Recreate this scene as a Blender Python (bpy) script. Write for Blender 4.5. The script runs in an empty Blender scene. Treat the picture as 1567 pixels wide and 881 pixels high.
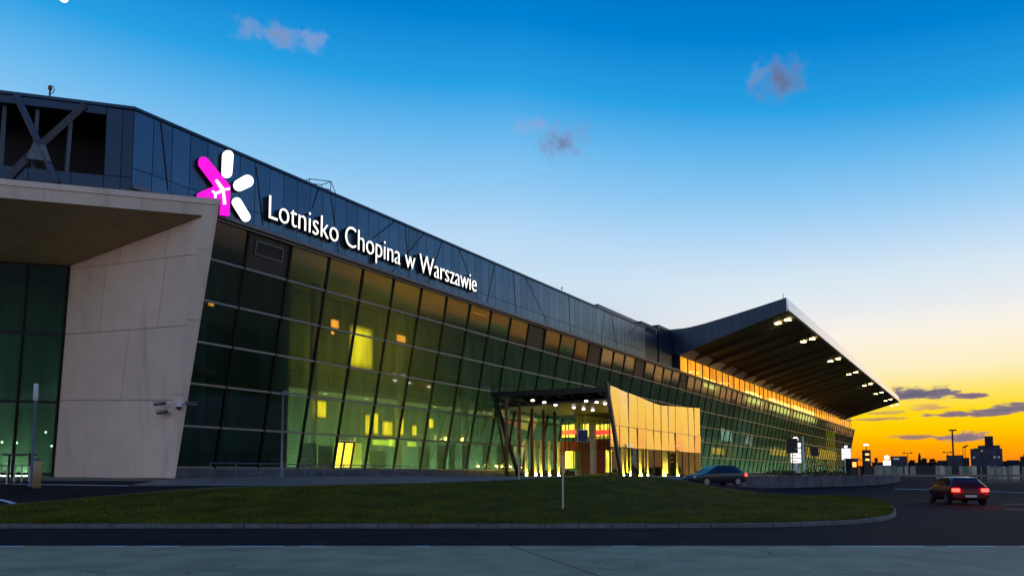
import bpy, math, random
from mathutils import Vector, Matrix
random.seed(7)
sc = bpy.context.scene
col = sc.collection
R = math.radians

# ------------------------------------------------------------------ camera
CAM_H = 1.6
FPX, PITCH, CY = 1045.0, R(4), 652.657          # focal length and principal row in photo pixels (1567 x 881)
cam = bpy.data.cameras.new('camera')
cam.sensor_width = 36
cam.lens = FPX / 1567 * 36
cam.shift_y = (CY - 440.5) / 1567
cam.clip_start = 0.1
cam.clip_end = 9000
camo = bpy.data.objects.new('camera', cam)
col.objects.link(camo)
camo.location = (0, 0, CAM_H)
camo.rotation_euler = (R(90) + PITCH, 0, 0)
sc.camera = camo
sc.render.resolution_x, sc.render.resolution_y = 1024, 575

# ------------------------------------------------------------------ colour management
sc.view_settings.view_transform = 'Standard'
sc.view_settings.look = 'None'
sc.view_settings.exposure = 0.0
sc.view_settings.gamma = 1.0
sc.cycles.use_denoising = True
sc.cycles.max_bounces = 8
sc.cycles.transparent_max_bounces = 16
sc.cycles.sample_clamp_indirect = 4.0
sc.cycles.caustics_reflective = False
sc.cycles.caustics_refractive = False


def lin(c):
    return tuple(((v / 255) / 12.92 if v / 255 <= .04045 else ((v / 255 + .055) / 1.055) ** 2.4) for v in c)


def ray(x, y):
    a, b = (x - 783.5) / FPX, (CY - y) / FPX
    c, s = math.cos(PITCH), math.sin(PITCH)
    return Vector((a, c - b * s, s + b * c))


# ------------------------------------------------------------------ sky (dusk)
SUN_AZ = R(48)                                   # clockwise from the viewing direction
world = bpy.data.worlds.new('World')
sc.world = world
world.use_nodes = True
wt = world.node_tree
wt.nodes.clear()


def N(t, kind, **kw):
    n = t.nodes.new(kind)
    for k, v in kw.items():
        setattr(n, k, v)
    return n


class G:
    """tiny expression helper for shader maths"""
    def __init__(s, t):
        s.t = t

    def m(s, op, a, b=None, c=None, clamp=False):
        n = N(s.t, 'ShaderNodeMath', operation=op, use_clamp=clamp)
        for i, v in enumerate((a, b, c)):
            if v is None:
                continue
            if isinstance(v, (int, float)):
                n.inputs[i].default_value = v
            else:
                s.t.links.new(v, n.inputs[i])
        return n.outputs[0]

    def vm(s, op, a, b=None):
        n = N(s.t, 'ShaderNodeVectorMath', operation=op)
        for i, v in enumerate((a, b)):
            if v is None:
                continue
            if isinstance(v, (tuple, list, Vector)):
                n.inputs[i].default_value = tuple(v)
            else:
                s.t.links.new(v, n.inputs[i])
        return n.outputs['Value'] if op in ('DOT_PRODUCT', 'LENGTH') else n.outputs[0]

    def smooth(s, v, lo, hi):
        n = N(s.t, 'ShaderNodeMapRange', interpolation_type='SMOOTHSTEP')
        n.inputs[1].default_value, n.inputs[2].default_value = lo, hi
        s.t.links.new(v, n.inputs[0])
        return n.outputs[0]

    def ramp(s, v, stops, mode='LINEAR'):
        n = N(s.t, 'ShaderNodeValToRGB')
        n.color_ramp.interpolation = mode
        el = n.color_ramp.elements
        while len(el) > 1:
            el.remove(el[-1])
        for i, (p, c) in enumerate(stops):
            e = el[0] if i == 0 else el.new(p)
            e.position = p
            e.color = (*c, 1)
        s.t.links.new(v, n.inputs[0])
        return n.outputs[0]

    def mix(s, f, a, b):
        n = N(s.t, 'ShaderNodeMix', data_type='RGBA')
        for i, v in ((0, f), (6, a), (7, b)):
            if isinstance(v, (int, float)):
                n.inputs[i].default_value = v
            elif isinstance(v, tuple):
                n.inputs[i].default_value = (*v[:3], 1)
            else:
                s.t.links.new(v, n.inputs[i])
        return n.outputs[2]

    def noise(s, vec, scale, detail=4, rough=.55):
        n = N(s.t, 'ShaderNodeTexNoise')
        n.inputs['Scale'].default_value = scale
        n.inputs['Detail'].default_value = detail
        n.inputs['Roughness'].default_value = rough
        if vec is not None:
            s.t.links.new(vec, n.inputs['Vector'])
        return n.outputs[0]


w = G(wt)
tc = N(wt, 'ShaderNodeTexCoord')
dirv = w.vm('NORMALIZE', tc.outputs['Generated'])
sep = N(wt, 'ShaderNodeSeparateXYZ')
wt.links.new(dirv, sep.inputs[0])
dx, dy, dz = sep.outputs
elev = w.m('MULTIPLY', w.m('ARCSINE', dz), 180 / math.pi)
hl = w.m('MAXIMUM', w.m('SQRT', w.m('ADD', w.m('MULTIPLY', dx, dx), w.m('MULTIPLY', dy, dy))), 1e-4)
saz = w.m('DIVIDE', dx, hl)
csun = w.m('DIVIDE', w.m('ADD', w.m('MULTIPLY', dx, math.sin(SUN_AZ)), w.m('MULTIPLY', dy, math.cos(SUN_AZ))), hl)
shift = w.m('MULTIPLY', w.m('MULTIPLY', w.m('MAXIMUM', saz, 0.0), 9.0), w.smooth(elev, 8, 26))
eeff = w.m('DIVIDE', w.m('ADD', elev, shift), 90.0)
WARM = [(0, (250, 116, 34)), (1, (255, 142, 18)), (2.2, (255, 174, 0)), (3.3, (255, 204, 0)), (4.6, (255, 219, 22)), (6, (255, 229, 110)),
        (7.6, (254, 239, 192)), (10.5, (251, 243, 228)), (13, (232, 236, 239)), (16, (214, 231, 243)),
        (19.5, (184, 217, 245)), (23, (148, 203, 243)), (27, (104, 184, 238)), (30.5, (40, 160, 228)),
        (35, (0, 130, 210)), (42, (0, 100, 184)), (60, (0, 72, 152)), (90, (0, 58, 128))]
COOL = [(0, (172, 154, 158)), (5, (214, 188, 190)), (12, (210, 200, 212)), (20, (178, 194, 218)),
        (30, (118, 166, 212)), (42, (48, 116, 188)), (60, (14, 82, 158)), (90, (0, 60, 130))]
SIDE = [(0, (112, 96, 108)), (3, (178, 134, 122)), (6, (212, 178, 164)), (9, (214, 204, 206)), (12, (206, 216, 230)), (16, (204, 226, 243))] + WARM[10:]
side = w.ramp(eeff, [(e / 90, lin(c)) for e, c in SIDE])
warm = w.ramp(eeff, [(e / 90, lin(c)) for e, c in WARM])
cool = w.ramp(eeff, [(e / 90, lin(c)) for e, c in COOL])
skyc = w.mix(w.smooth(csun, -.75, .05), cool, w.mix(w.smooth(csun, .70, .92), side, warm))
# clouds: soft noise-edged patches at fixed directions of the sky
wob = w.noise(dirv, 55, 6, .62)
strm = N(wt, 'ShaderNodeMapping')
strm.inputs['Scale'].default_value = (1, 1, 3.2)
wt.links.new(dirv, strm.inputs[0])
wob2 = w.noise(strm.outputs[0], 42, 6, .6)
CLOUDS = [  # x, y, half width, half height (photo px), colour, density, low
    (422, 53, 84, 19, (132, 148, 192), .9, 0), (480, 64, 28, 20, (140, 158, 205), .6, 0),
    (1196, 119, 48, 40, (100, 116, 156), 1, 0), (1160, 114, 22, 15, (110, 150, 200), .6, 0),
    (858, 216, 58, 40, (112, 134, 176), 1, 0), (814, 192, 44, 18, (138, 160, 205), .8, 0),
    (1405, 604, 58, 14, (104, 100, 122), 1, 1), (1482, 606, 28, 6, (120, 105, 120), 1, 1),
    (1495, 633, 72, 7, (125, 108, 118), 1, 1), (1550, 626, 60, 8, (118, 108, 122), 1, 1),
    (1422, 624, 34, 6, (190, 150, 100), .8, 1), (1476, 670, 46, 10, (128, 112, 120), 1, 1),
    (1402, 669, 34, 5, (150, 115, 105), .9, 1), (1345, 641, 44, 4, (160, 130, 95), .8, 1),
    (1352, 632, 40, 4, (175, 150, 100), .7, 1)]
for (px, py, hw, hh, cc, dens, low) in CLOUDS:
    c0 = ray(px, py).normalized()
    rt = Vector((c0.y, -c0.x, 0)).normalized()
    up = rt.cross(c0).normalized()
    sa, sb = hw / FPX * .9, hh / FPX * .9
    a = w.m('DIVIDE', w.vm('DOT_PRODUCT', dirv, tuple(rt)), sa)
    b0 = w.vm('DOT_PRODUCT', dirv, tuple(up))
    b = w.m('DIVIDE', b0, sb)
    b = w.m('MULTIPLY', b, w.m('ADD', 1.0, w.m('MULTIPLY', w.m('LESS_THAN', b, 0.0), .45 if low else .0)))
    r = w.m('SQRT', w.m('ADD', w.m('MULTIPLY', a, a), w.m('MULTIPLY', b, b)))
    f = w.m('ADD', w.m('SUBTRACT', 1.0, r), w.m('MULTIPLY', w.m('SUBTRACT', wob2 if low else wob, .5), 2.4 if low else 2.2))
    mask = w.smooth(f, .05, .45 if low else 1.25)
    mask = w.m('MULTIPLY', mask, w.m('GREATER_THAN', w.vm('DOT_PRODUCT', dirv, tuple(c0)), .9))
    core = lin(cc)
    rim = lin((min(255, cc[0] + 26), min(255, cc[1] + 14), min(255, cc[2] + 10)))
    skyc = w.mix(w.m('MULTIPLY', mask, dens), skyc, w.mix(w.smooth(f, .25, 1.1), rim, core))
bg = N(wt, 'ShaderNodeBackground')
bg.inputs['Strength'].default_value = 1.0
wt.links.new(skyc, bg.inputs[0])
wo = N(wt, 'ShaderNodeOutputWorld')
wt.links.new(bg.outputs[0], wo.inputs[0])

# the sun has just touched the horizon, far right of the frame
sl = bpy.data.lights.new('sun', 'SUN')
sl.energy = 0.22
sl.angle = R(32)
sl.color = (1, .62, .3)
slo = bpy.data.objects.new('sun', sl)
col.objects.link(slo)
sd = Vector((math.sin(SUN_AZ) * math.cos(R(2)), math.cos(SUN_AZ) * math.cos(R(2)), math.sin(R(2))))
slo.rotation_euler = (-sd).to_track_quat('-Z', 'Y').to_euler()
slo.location = (60, 40, 60)

# ------------------------------------------------------------------ geometry frames
TH, LEAN = R(34.795), math.tan(R(11.6046))
DV = Vector((math.sin(TH), math.cos(TH), 0))     # along the facade
NV = Vector((-math.cos(TH), math.sin(TH), 0))    # into the building
ORG = Vector((-12.966, 47.567, 0))
S = 3.22286                                      # facade bay
GL = 1.45                                        # forecourt level
Z0 = 17.0                                        # top of the glazing
CAM = Vector((0, 0, CAM_H))


def toL(P):
    q = Vector(P) - ORG
    return Vector((q.dot(DV), q.dot(NV), P[2]))


def toW(L):
    p = ORG + DV * L[0] + NV * L[1]
    return Vector((p.x, p.y, L[2]))


CL = toL(CAM)


def rl(x, y):
    r = ray(x, y)
    return Vector((r.dot(DV), r.dot(NV), r.z))


def pY(x, y, Y):
    r = rl(x, y)
    return CL + r * ((Y - CL.y) / r.y)


def pX(x, y, X):
    r = rl(x, y)
    return CL + r * ((X - CL.x) / r.x)


def wD(x, y, D):
    r = ray(x, y)
    return CAM + r * (D / r.y)


def pPl(x, y, p0, n):
    r = ray(x, y)
    return CAM + r * ((Vector(p0) - CAM).dot(n) / r.dot(n))


def fY(z):                                       # depth of the leaning glass at height z
    return LEAN * (Z0 - z)


# ------------------------------------------------------------------ mesh helpers
class MB:
    def __init__(s):
        s.v, s.f = [], []

    def add(s, vs, fs):
        o = len(s.v)
        s.v += [tuple(v) for v in vs]
        s.f += [tuple(i + o for i in f) for f in fs]
        return s

    def hexa(s, a, b):                           # two loops of equal length
        n = len(a)
        fs = [tuple(range(n))[::-1], tuple(range(n, 2 * n))]
        fs += [(i, (i + 1) % n, (i + 1) % n + n, i + n) for i in range(n)]
        return s.add(list(a) + list(b), fs)

    def box(s, x0, x1, y0, y1, z0, z1):
        return s.hexa([(x0, y0, z0), (x1, y0, z0), (x1, y1, z0), (x0, y1, z0)],
                      [(x0, y0, z1), (x1, y0, z1), (x1, y1, z1), (x0, y1, z1)])

    def slab(s, pts, thick):                     # polygon pushed back along its normal
        pts = [Vector(p) for p in pts]
        n = (pts[1] - pts[0]).cross(pts[-1] - pts[0]).normalized()
        return s.hexa(pts, [p - n * thick for p in pts])

    def beam(s, p, q, wd, ht, up=(0, 0, 1)):
        p, q = Vector(p), Vector(q)
        d = (q - p).normalized()
        a = d.cross(Vector(up))
        a = a.normalized() if a.length > 1e-4 else Vector((1, 0, 0))
        b = a.cross(d).normalized()
        c = [a * wd / 2 + b * ht / 2, -a * wd / 2 + b * ht / 2, -a * wd / 2 - b * ht / 2, a * wd / 2 - b * ht / 2]
        return s.hexa([p + k for k in c], [q + k for k in c])

    def tube(s, p, q, r0, r1=None, n=10):
        p, q = Vector(p), Vector(q)
        r1 = r0 if r1 is None else r1
        d = (q - p).normalized()
        a = d.orthogonal().normalized()
        b = d.cross(a)
        ring = lambda c, r: [c + (a * math.cos(2 * math.pi * i / n) + b * math.sin(2 * math.pi * i / n)) * r for i in range(n)]
        return s.hexa(ring(p, r0), ring(q, r1))

    def lathe(s, prof, n=16, c=(0, 0, 0)):
        vs, fs = [], []
        for (r, z) in prof:
            vs += [(c[0] + r * math.cos(2 * math.pi * i / n), c[1] + r * math.sin(2 * math.pi * i / n), c[2] + z) for i in range(n)]
        for k in range(len(prof) - 1):
            fs += [(k * n + i, k * n + (i + 1) % n, (k + 1) * n + (i + 1) % n, (k + 1) * n + i) for i in range(n)]
        fs += [tuple(range(n))[::-1], tuple(range((len(prof) - 1) * n, len(prof) * n))]
        return s.add(vs, fs)

    def ob(s, name, mat, parent=None, off=None, smooth=False, bevel=0):
        vs = s.v if off is None else [(a - off[0], b - off[1], c - off[2]) for a, b, c in s.v]
        me = bpy.data.meshes.new(name)
        me.from_pydata(vs, [], s.f)
        me.validate()
        import bmesh
        bm = bmesh.new()
        bm.from_mesh(me)
        bmesh.ops.recalc_face_normals(bm, faces=bm.faces)
        bm.to_mesh(me)
        bm.free()
        if smooth:
            for p in me.polygons:
                p.use_smooth = True
        me.materials.append(mat)
        o = bpy.data.objects.new(name, me)
        col.objects.link(o)
        if parent:
            o.parent = parent
        if bevel:
            b = o.modifiers.new('bevel', 'BEVEL')
            b.width = bevel
            b.segments = 2
        return o


def tag(o, label=None, cat=None, group=None, kind=None):
    if label:
        o['label'] = label
    if cat:
        o['category'] = cat
    if group:
        o['group'] = group
    if kind:
        o['kind'] = kind
    return o


def empty(name, loc=(0, 0, 0), rz=0, parent=None):
    o = bpy.data.objects.new(name, None)
    o.empty_display_size = .3
    col.objects.link(o)
    o.location = loc
    o.rotation_euler = (0, 0, rz)
    if parent:
        o.parent = parent
    return o


def link_copy(o, parent):
    c = o.copy()
    col.objects.link(c)
    c.parent = parent
    return c


# ------------------------------------------------------------------ materials
def pmat(name, base, rough=.6, metal=0.0, var=.12, scale=3.0, bump=0.0, bscale=40.0, spec=.5, streak=None, objvar=0.0, stain=None, crack=0.0):
    m = bpy.data.materials.new(name)
    m.use_nodes = True
    t = m.node_tree
    g = G(t)
    b = t.nodes['Principled BSDF']
    tcn = N(t, 'ShaderNodeTexCoord')
    vec = tcn.outputs['Object']
    if streak:
        mp = N(t, 'ShaderNodeMapping')
        mp.inputs['Scale'].default_value = streak
        t.links.new(vec, mp.inputs[0])
        vec = mp.outputs[0]
    n = g.noise(vec, scale, 5, .6)
    lo = tuple(c * (1 - var) for c in base)
    hi = tuple(min(1, c * (1 + var)) for c in base)
    c = g.mix(g.smooth(n, .3, .7), lo, hi)
    if stain:                                     # blotches, dribbles and tyre dirt: (xyz scale, amount)
        ms = N(t, 'ShaderNodeMapping')
        ms.inputs['Scale'].default_value = stain[0]
        t.links.new(tcn.outputs['Object'], ms.inputs[0])
        sn = g.noise(ms.outputs[0], 1.0, 6, .65)
        c = g.mix(g.m('MULTIPLY', g.smooth(sn, .5, .72), stain[1]), c, tuple(k * .35 for k in base))
    if crack:
        vo = N(t, 'ShaderNodeTexVoronoi', feature='DISTANCE_TO_EDGE')
        vo.inputs['Scale'].default_value = .35
        wv = N(t, 'ShaderNodeVectorMath', operation='ADD')
        nz = N(t, 'ShaderNodeTexNoise')
        nz.inputs['Scale'].default_value = 1.4
        nz.inputs['Detail'].default_value = 6
        t.links.new(tcn.outputs['Object'], nz.inputs['Vector'])
        t.links.new(tcn.outputs['Object'], wv.inputs[0])
        t.links.new(nz.outputs['Color'], wv.inputs[1])
        t.links.new(wv.outputs[0], vo.inputs['Vector'])
        gate = g.smooth(g.noise(tcn.outputs['Object'], .25, 2), .5, .6)
        c = g.mix(g.m('MULTIPLY', g.m('MULTIPLY', g.m('SUBTRACT', 1.0, g.smooth(vo.outputs[0], .0, .012)), gate), crack), c, tuple(k * .2 for k in base))
    if objvar:
        oi = N(t, 'ShaderNodeObjectInfo')
        hs = N(t, 'ShaderNodeHueSaturation')
        t.links.new(c, hs.inputs['Color'])
        t.links.new(g.m('ADD', 1 - objvar / 2, g.m('MULTIPLY', oi.outputs['Random'], objvar)), hs.inputs['Value'])
        c = hs.outputs[0]
    t.links.new(c, b.inputs['Base Color'])
    b.inputs['Metallic'].default_value = metal
    b.inputs['Specular IOR Level'].default_value = spec
    rn = g.m('ADD', rough - .06, g.m('MULTIPLY', n, .12), clamp=True)
    t.links.new(rn, b.inputs['Roughness'])
    if bump:
        bn = N(t, 'ShaderNodeBump')
        bn.inputs['Strength'].default_value = bump
        bn.inputs['Distance'].default_value = .02
        t.links.new(g.noise(tcn.outputs['Object'], bscale, 4, .6), bn.inputs['Height'])
        t.links.new(bn.outputs[0], b.inputs['Normal'])
    return m


def emat(name, c, strength, var=0.0, base=(.8, .8, .8), scale=2.0, streak=(1, 1, 1)):
    m = bpy.data.materials.new(name)
    m.use_nodes = True
    t = m.node_tree
    g = G(t)
    b = t.nodes['Principled BSDF']
    b.inputs['Base Color'].default_value = (*base, 1)
    b.inputs['Emission Strength'].default_value = strength
    b.inputs['Emission Color'].default_value = (*c, 1)
    if var:
        tcn = N(t, 'ShaderNodeTexCoord')
        mp = N(t, 'ShaderNodeMapping')
        mp.inputs['Scale'].default_value = streak
        t.links.new(tcn.outputs['Object'], mp.inputs[0])
        n = g.noise(mp.outputs[0], scale, 3)
        t.links.new(g.mix(g.smooth(n, .3, .7), tuple(k * (1 - var) for k in c), c), b.inputs['Emission Color'])
    return m


def glass(name, trans, refl, f0, f1, rough=.03, wav=.12, objvar=.35, veil=.0, veilc=None):
    """coated architectural glass: tinted body, partly frosted, plus a mirror coat that grows towards grazing"""
    m = bpy.data.materials.new(name)
    m.use_nodes = True
    t = m.node_tree
    g = G(t)
    t.nodes.remove(t.nodes['Principled BSDF'])
    out = t.nodes['Material Output']
    tr = N(t, 'ShaderNodeBsdfTransparent')
    gl = N(t, 'ShaderNodeBsdfGlossy')
    gl.inputs['Color'].default_value = (*refl, 1)
    gl.inputs['Roughness'].default_value = rough
    oi = N(t, 'ShaderNodeObjectInfo')
    hs = N(t, 'ShaderNodeHueSaturation')
    hs.inputs['Color'].default_value = (*trans, 1)
    t.links.new(g.m('ADD', 1 - objvar / 2, g.m('MULTIPLY', oi.outputs['Random'], objvar)), hs.inputs['Value'])
    geo0 = N(t, 'ShaderNodeNewGeometry')
    t.links.new(g.mix(geo0.outputs['Backfacing'], hs.outputs[0], (1.0, 1.0, 1.0)), tr.inputs[0])
    tcn = N(t, 'ShaderNodeTexCoord')
    mp = N(t, 'ShaderNodeMapping')
    mp.inputs['Scale'].default_value = (1, 1, .25)
    t.links.new(tcn.outputs['Object'], mp.inputs[0])
    bn = N(t, 'ShaderNodeBump')
    bn.inputs['Strength'].default_value = wav
    bn.inputs['Distance'].default_value = .03
    t.links.new(g.noise(mp.outputs[0], .9, 2), bn.inputs['Height'])
    t.links.new(bn.outputs[0], gl.inputs['Normal'])
    body = tr.outputs[0]
    if veil:
        tl = N(t, 'ShaderNodeBsdfTranslucent')
        tl.inputs[0].default_value = (*(veilc or trans), 1)
        mv = N(t, 'ShaderNodeMixShader')
        t.links.new(g.m('MULTIPLY', g.m('SUBTRACT', 1.0, geo0.outputs['Backfacing']), veil), mv.inputs[0])
        t.links.new(body, mv.inputs[1])
        t.links.new(tl.outputs[0], mv.inputs[2])
        body = mv.outputs[0]
    lw = N(t, 'ShaderNodeFresnel')
    lw.inputs[0].default_value = 1.5
    geo = N(t, 'ShaderNodeNewGeometry')
    front = g.m('SUBTRACT', 1.0, geo.outputs['Backfacing'])
    f = g.m('MULTIPLY', front, g.m('ADD', f0, g.m('MULTIPLY', lw.outputs[0], f1), clamp=True))
    mx = N(t, 'ShaderNodeMixShader')
    t.links.new(f, mx.inputs[0])
    t.links.new(body, mx.inputs[1])
    t.links.new(gl.outputs[0], mx.inputs[2])
    t.links.new(mx.outputs[0], out.inputs[0])
    return m


M = dict(
    green=glass('green_glass', (.165, .34, .255), (.85, .9, .85), .10, .34, rough=.06, veil=.3, veilc=(.15, .33, .26)),
    gold=glass('bronze_glass', (.95, .8, .6), (1, .7, .35), .12, .5, rough=.05, wav=.2),
    gold2=glass('amber_glass', (.75, .6, .16), (1, .88, .66), .42, .5, rough=.04, wav=.5),
    clear=glass('clear_glass', (.7, .8, .55), (.9, .9, .9), .04, .7),
    base=glass('base_glass', (.75, .8, .45), (.8, .85, .8), .03, .3),
    mull=pmat('mullion_metal', (.012, .013, .014), .45, .6),
    trans=pmat('transom_metal', (.19, .18, .18), .45, .6),
    vent=pmat('vent_panel', (.03, .026, .024), .5, .2),
    fascia=pmat('fascia_metal', (.075, .145, .225), .33, .75, var=.08, scale=1.2, objvar=.3),
    fascia2=pmat('fascia_metal_dark', (.03, .06, .105), .35, .6, var=.08, scale=1.2, objvar=.2),
    seam=pmat('seam_black', (.01, .012, .016), .7),
    trim=pmat('eaves_trim', (.16, .15, .17), .45, .5),
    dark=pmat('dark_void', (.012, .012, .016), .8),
    steel=pmat('grey_steel', (.14, .15, .18), .5, .5),
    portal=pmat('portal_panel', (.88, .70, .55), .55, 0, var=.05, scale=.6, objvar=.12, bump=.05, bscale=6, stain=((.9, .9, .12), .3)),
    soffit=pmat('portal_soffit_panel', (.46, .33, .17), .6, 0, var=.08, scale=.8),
    white=pmat('white_paint', (.75, .75, .75), .5),
    pale=pmat('pale_panel', (.68, .60, .47), .6),
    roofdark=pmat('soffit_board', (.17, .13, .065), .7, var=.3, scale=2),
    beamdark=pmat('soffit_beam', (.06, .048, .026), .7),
    edge=pmat('roof_edge_metal', (.55, .6, .66), .3, .8),
    hallwall=pmat('hall_wall', (.36, .45, .34), .8, var=.45, scale=1.0, streak=(1.1, 1.1, .06)),
    hallfloor=pmat('hall_floor', (.2, .2, .18), .4),
    concrete=pmat('concrete', (.24, .24, .24), .85, var=.2, scale=1.5, bump=.3, bscale=25),
    wallconc=pmat('wall_concrete', (.11, .12, .13), .85, var=.25, scale=1.2, bump=.3, bscale=25),
    pave=pmat('pale_slab_concrete', (.37, .32, .175), .8, var=.2, scale=.9, bump=.35, bscale=45, objvar=.1, stain=((.25, .9, 1), .45), crack=.8),
    asphalt=pmat('asphalt', (.024, .022, .022), .9, var=.35, scale=.8, bump=.5, bscale=60, spec=.08, stain=((.12, .6, 1), .6), crack=.5),
    forecourt=pmat('forecourt_paving', (.20, .175, .14), .8, var=.25, scale=.5, bump=.4, bscale=30),
    kerb=pmat('kerb_stone', (.14, .15, .14), .85, var=.25, scale=2, bump=.4, bscale=30),
    soil=pmat('far_ground', (.035, .04, .03), .95, var=.4, scale=.05),
    turf=pmat('turf', (.078, .076, .005), .95, var=.45, scale=.7, bump=.8, bscale=14, spec=.1),
    blade=pmat('grass_blade', (.115, .112, .009), .8, var=.4, scale=.4, spec=.15),
    paint=pmat('road_paint', (.75, .77, .8), .6, var=.12, scale=6),
    post=pmat('lamp_metal', (.2, .21, .23), .5, .4),
    black=pmat('black_plastic', (.015, .015, .018), .5),
    red=pmat('red_frame', (.28, .06, .03), .5),
    blue=pmat('blue_panel', (.012, .03, .09), .5),
    orange=pmat('orange_paint', (.6, .22, .05), .6),
)
M['lampw'] = emat('white_lamp', (1, .93, .8), 9)
M['spot'] = emat('soffit_lamp', (1, .78, .32), 22)
M['letter'] = emat('letter_face', (1, .97, .9), 1.5)
M['petal'] = emat('petal_white', (1, 1, 1), 1.6)
M['magenta'] = emat('petal_magenta', (1, 0.0, .72), 1.0, base=(.2, .0, .15))


def edge_faded_glow(name, c, strength, falloff=.32):
    """glowing panel: the soft fade towards its rim is painted into the emission"""
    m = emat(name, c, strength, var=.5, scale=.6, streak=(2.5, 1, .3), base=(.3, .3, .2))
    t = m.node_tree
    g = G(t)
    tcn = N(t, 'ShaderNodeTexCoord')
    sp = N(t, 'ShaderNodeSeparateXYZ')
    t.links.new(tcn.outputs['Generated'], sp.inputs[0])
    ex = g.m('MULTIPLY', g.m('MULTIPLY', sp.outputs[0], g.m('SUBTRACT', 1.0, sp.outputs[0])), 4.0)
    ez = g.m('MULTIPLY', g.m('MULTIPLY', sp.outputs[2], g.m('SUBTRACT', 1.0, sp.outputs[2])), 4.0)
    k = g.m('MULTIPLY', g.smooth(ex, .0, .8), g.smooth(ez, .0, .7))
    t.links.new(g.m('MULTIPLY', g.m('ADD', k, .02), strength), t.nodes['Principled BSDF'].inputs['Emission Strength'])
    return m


M['yellow'] = edge_faded_glow('yellow_glow_panel', (1, .42, .01), 9)
M['strip'] = pmat('pale_strip', (.75, .72, .5), .8)
M['foot'] = emat('foot_lamp', (1, .80, .10), 330)
M['door'] = emat('door_glow', (1, .66, .05), 3.2, var=.4, scale=.8)
M['doorin'] = emat('entrance_glow', (1, .74, .10), 2.6, var=.65, scale=1.3, streak=(1, 2, .6))
M['yglow'] = emat('yellow_green_lamp', (1, .72, .05), 4.5, var=.35, scale=.5)
M['ylamp'] = emat('hall_lamp_glow', (1, .80, .25), 10)
M['bandglow'] = emat('glowing_amber_wall', (1, .44, .04), 1.75, var=.45, scale=.8, streak=(1, 1, .3), base=(.5, .3, .1))
M['warmup'] = emat('warm_floor_lamp', (1, .62, .07), 20)
M['warmspot'] = emat('warm_spot_glow', (1, .72, .2), 3.5)
M['uplight'] = emat('hall_uplight', (.88, 1, .70), 26)
M['amber'] = edge_faded_glow('amber_lamp', (1, .2, .02), 11)
M['redsign'] = emat('red_sign_face', (1, .02, .012), 1.0)
M['whitesign'] = emat('white_sign_face', (1, .97, .92), 1.4)
M['orangesign'] = emat('orange_sign_face', (1, .3, .03), 4)
M['tail'] = emat('tail_lamp', (1, .004, .0003), 40)
M['moon'] = emat('moon_surface', (1, .98, .9), 1.2, var=.15, scale=.02)

# ------------------------------------------------------------------ terrain


def ss(a, b, v):
    t = max(0, min(1, (v - a) / (b - a)))
    return t * t * (3 - 2 * t)


WALLP = [(13.5, 52.5), (17, 54.5), (22, 56.3), (27, 57.5), (31.5, 59), (35, 62), (37.5, 67), (39, 75), (40, 95)]


def wally(x):
    if x <= WALLP[0][0] or x >= WALLP[-1][0]:
        return None
    for (a, b), (c, d_) in zip(WALLP, WALLP[1:]):
        if a <= x <= c:
            return b + (d_ - b) * (x - a) / (c - a)


def tz(x, y):
    k = ss(4, 22, x)
    z = GL * ss(21 + 25 * k, 41 + 31 * k, y)
    wy = wally(x)
    if wy is not None and y > wy + 1.05:
        z = GL - .03
    if x >= 40:
        k2 = ss(40, 46, x)
        z = min(z, .75) * k2 + z * (1 - k2)
    return z


def sheet(name, xs, ys, mat, dz=0.0, inside=None, kind='structure'):
    mb = MB()
    idx = {}
    for i, x in enumerate(xs):
        for j, y in enumerate(ys):
            idx[i, j] = len(mb.v)
            mb.v.append((x, y, tz(x, y) + dz))
    for i in range(len(xs) - 1):
        for j in range(len(ys) - 1):
            if inside is None or inside((xs[i] + xs[i + 1]) / 2, (ys[j] + ys[j + 1]) / 2):
                mb.f.append((idx[i, j], idx[i + 1, j], idx[i + 1, j + 1], idx[i, j + 1]))
    o = mb.ob(name, mat)
    tag(o, kind=kind)
    return o


def frange(a, b, st):
    n = max(1, int(round((b - a) / st)))
    return [a + (b - a) * i / n for i in range(n + 1)]


gx = [-4000, -1500, -500, -200, -100] + frange(-60, 80, 1.0) + [110, 160, 300, 700, 1500, 4000]
gy = [-4000, -1000, -300, -100, -40, -15] + frange(0, 110, 1.0) + [140, 200, 400, 900, 2000, 5000]
sheet('ground', gx, gy, M['soil'], -.06)
sheet('road', frange(-60, 80, .5), frange(14.2, 74, .5), M['asphalt'], -.0,
      inside=lambda x, y: not (wally(x) is not None and y > wally(x) + .1))
# forecourt paving in front of the glass
sheet('forecourt', frange(-60, 40, .5), frange(34, 95, .5), M['forecourt'], .012,
      inside=lambda x, y: (-19 < x < 13.5 and y > 34.2 + 4 * ss(-6, 4, x) + 9 * ss(4, 14, x)) or (x <= -19 and y > 36.5) or (wally(x) is not None and y > wally(x) + 1.1))

# island of grass: near edge, rounded tip, far edge (world metres)
NEAR = [(-60, 20.3), (-30, 20.5), (-10, 20.6), (4, 20.65), (9.2, 21.4), (13, 24), (16.2, 29), (19.4, 35.5), (22.3, 43)]
FAR = [(22.3, 43), (21.8, 46.2), (20, 47.6), (16, 47.3), (10, 43.5), (4, 38.6), (-2, 35), (-8, 33.6), (-14, 32.3), (-17.5, 29.5), (-20, 26.8), (-24, 25.2), (-60, 24)]


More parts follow.
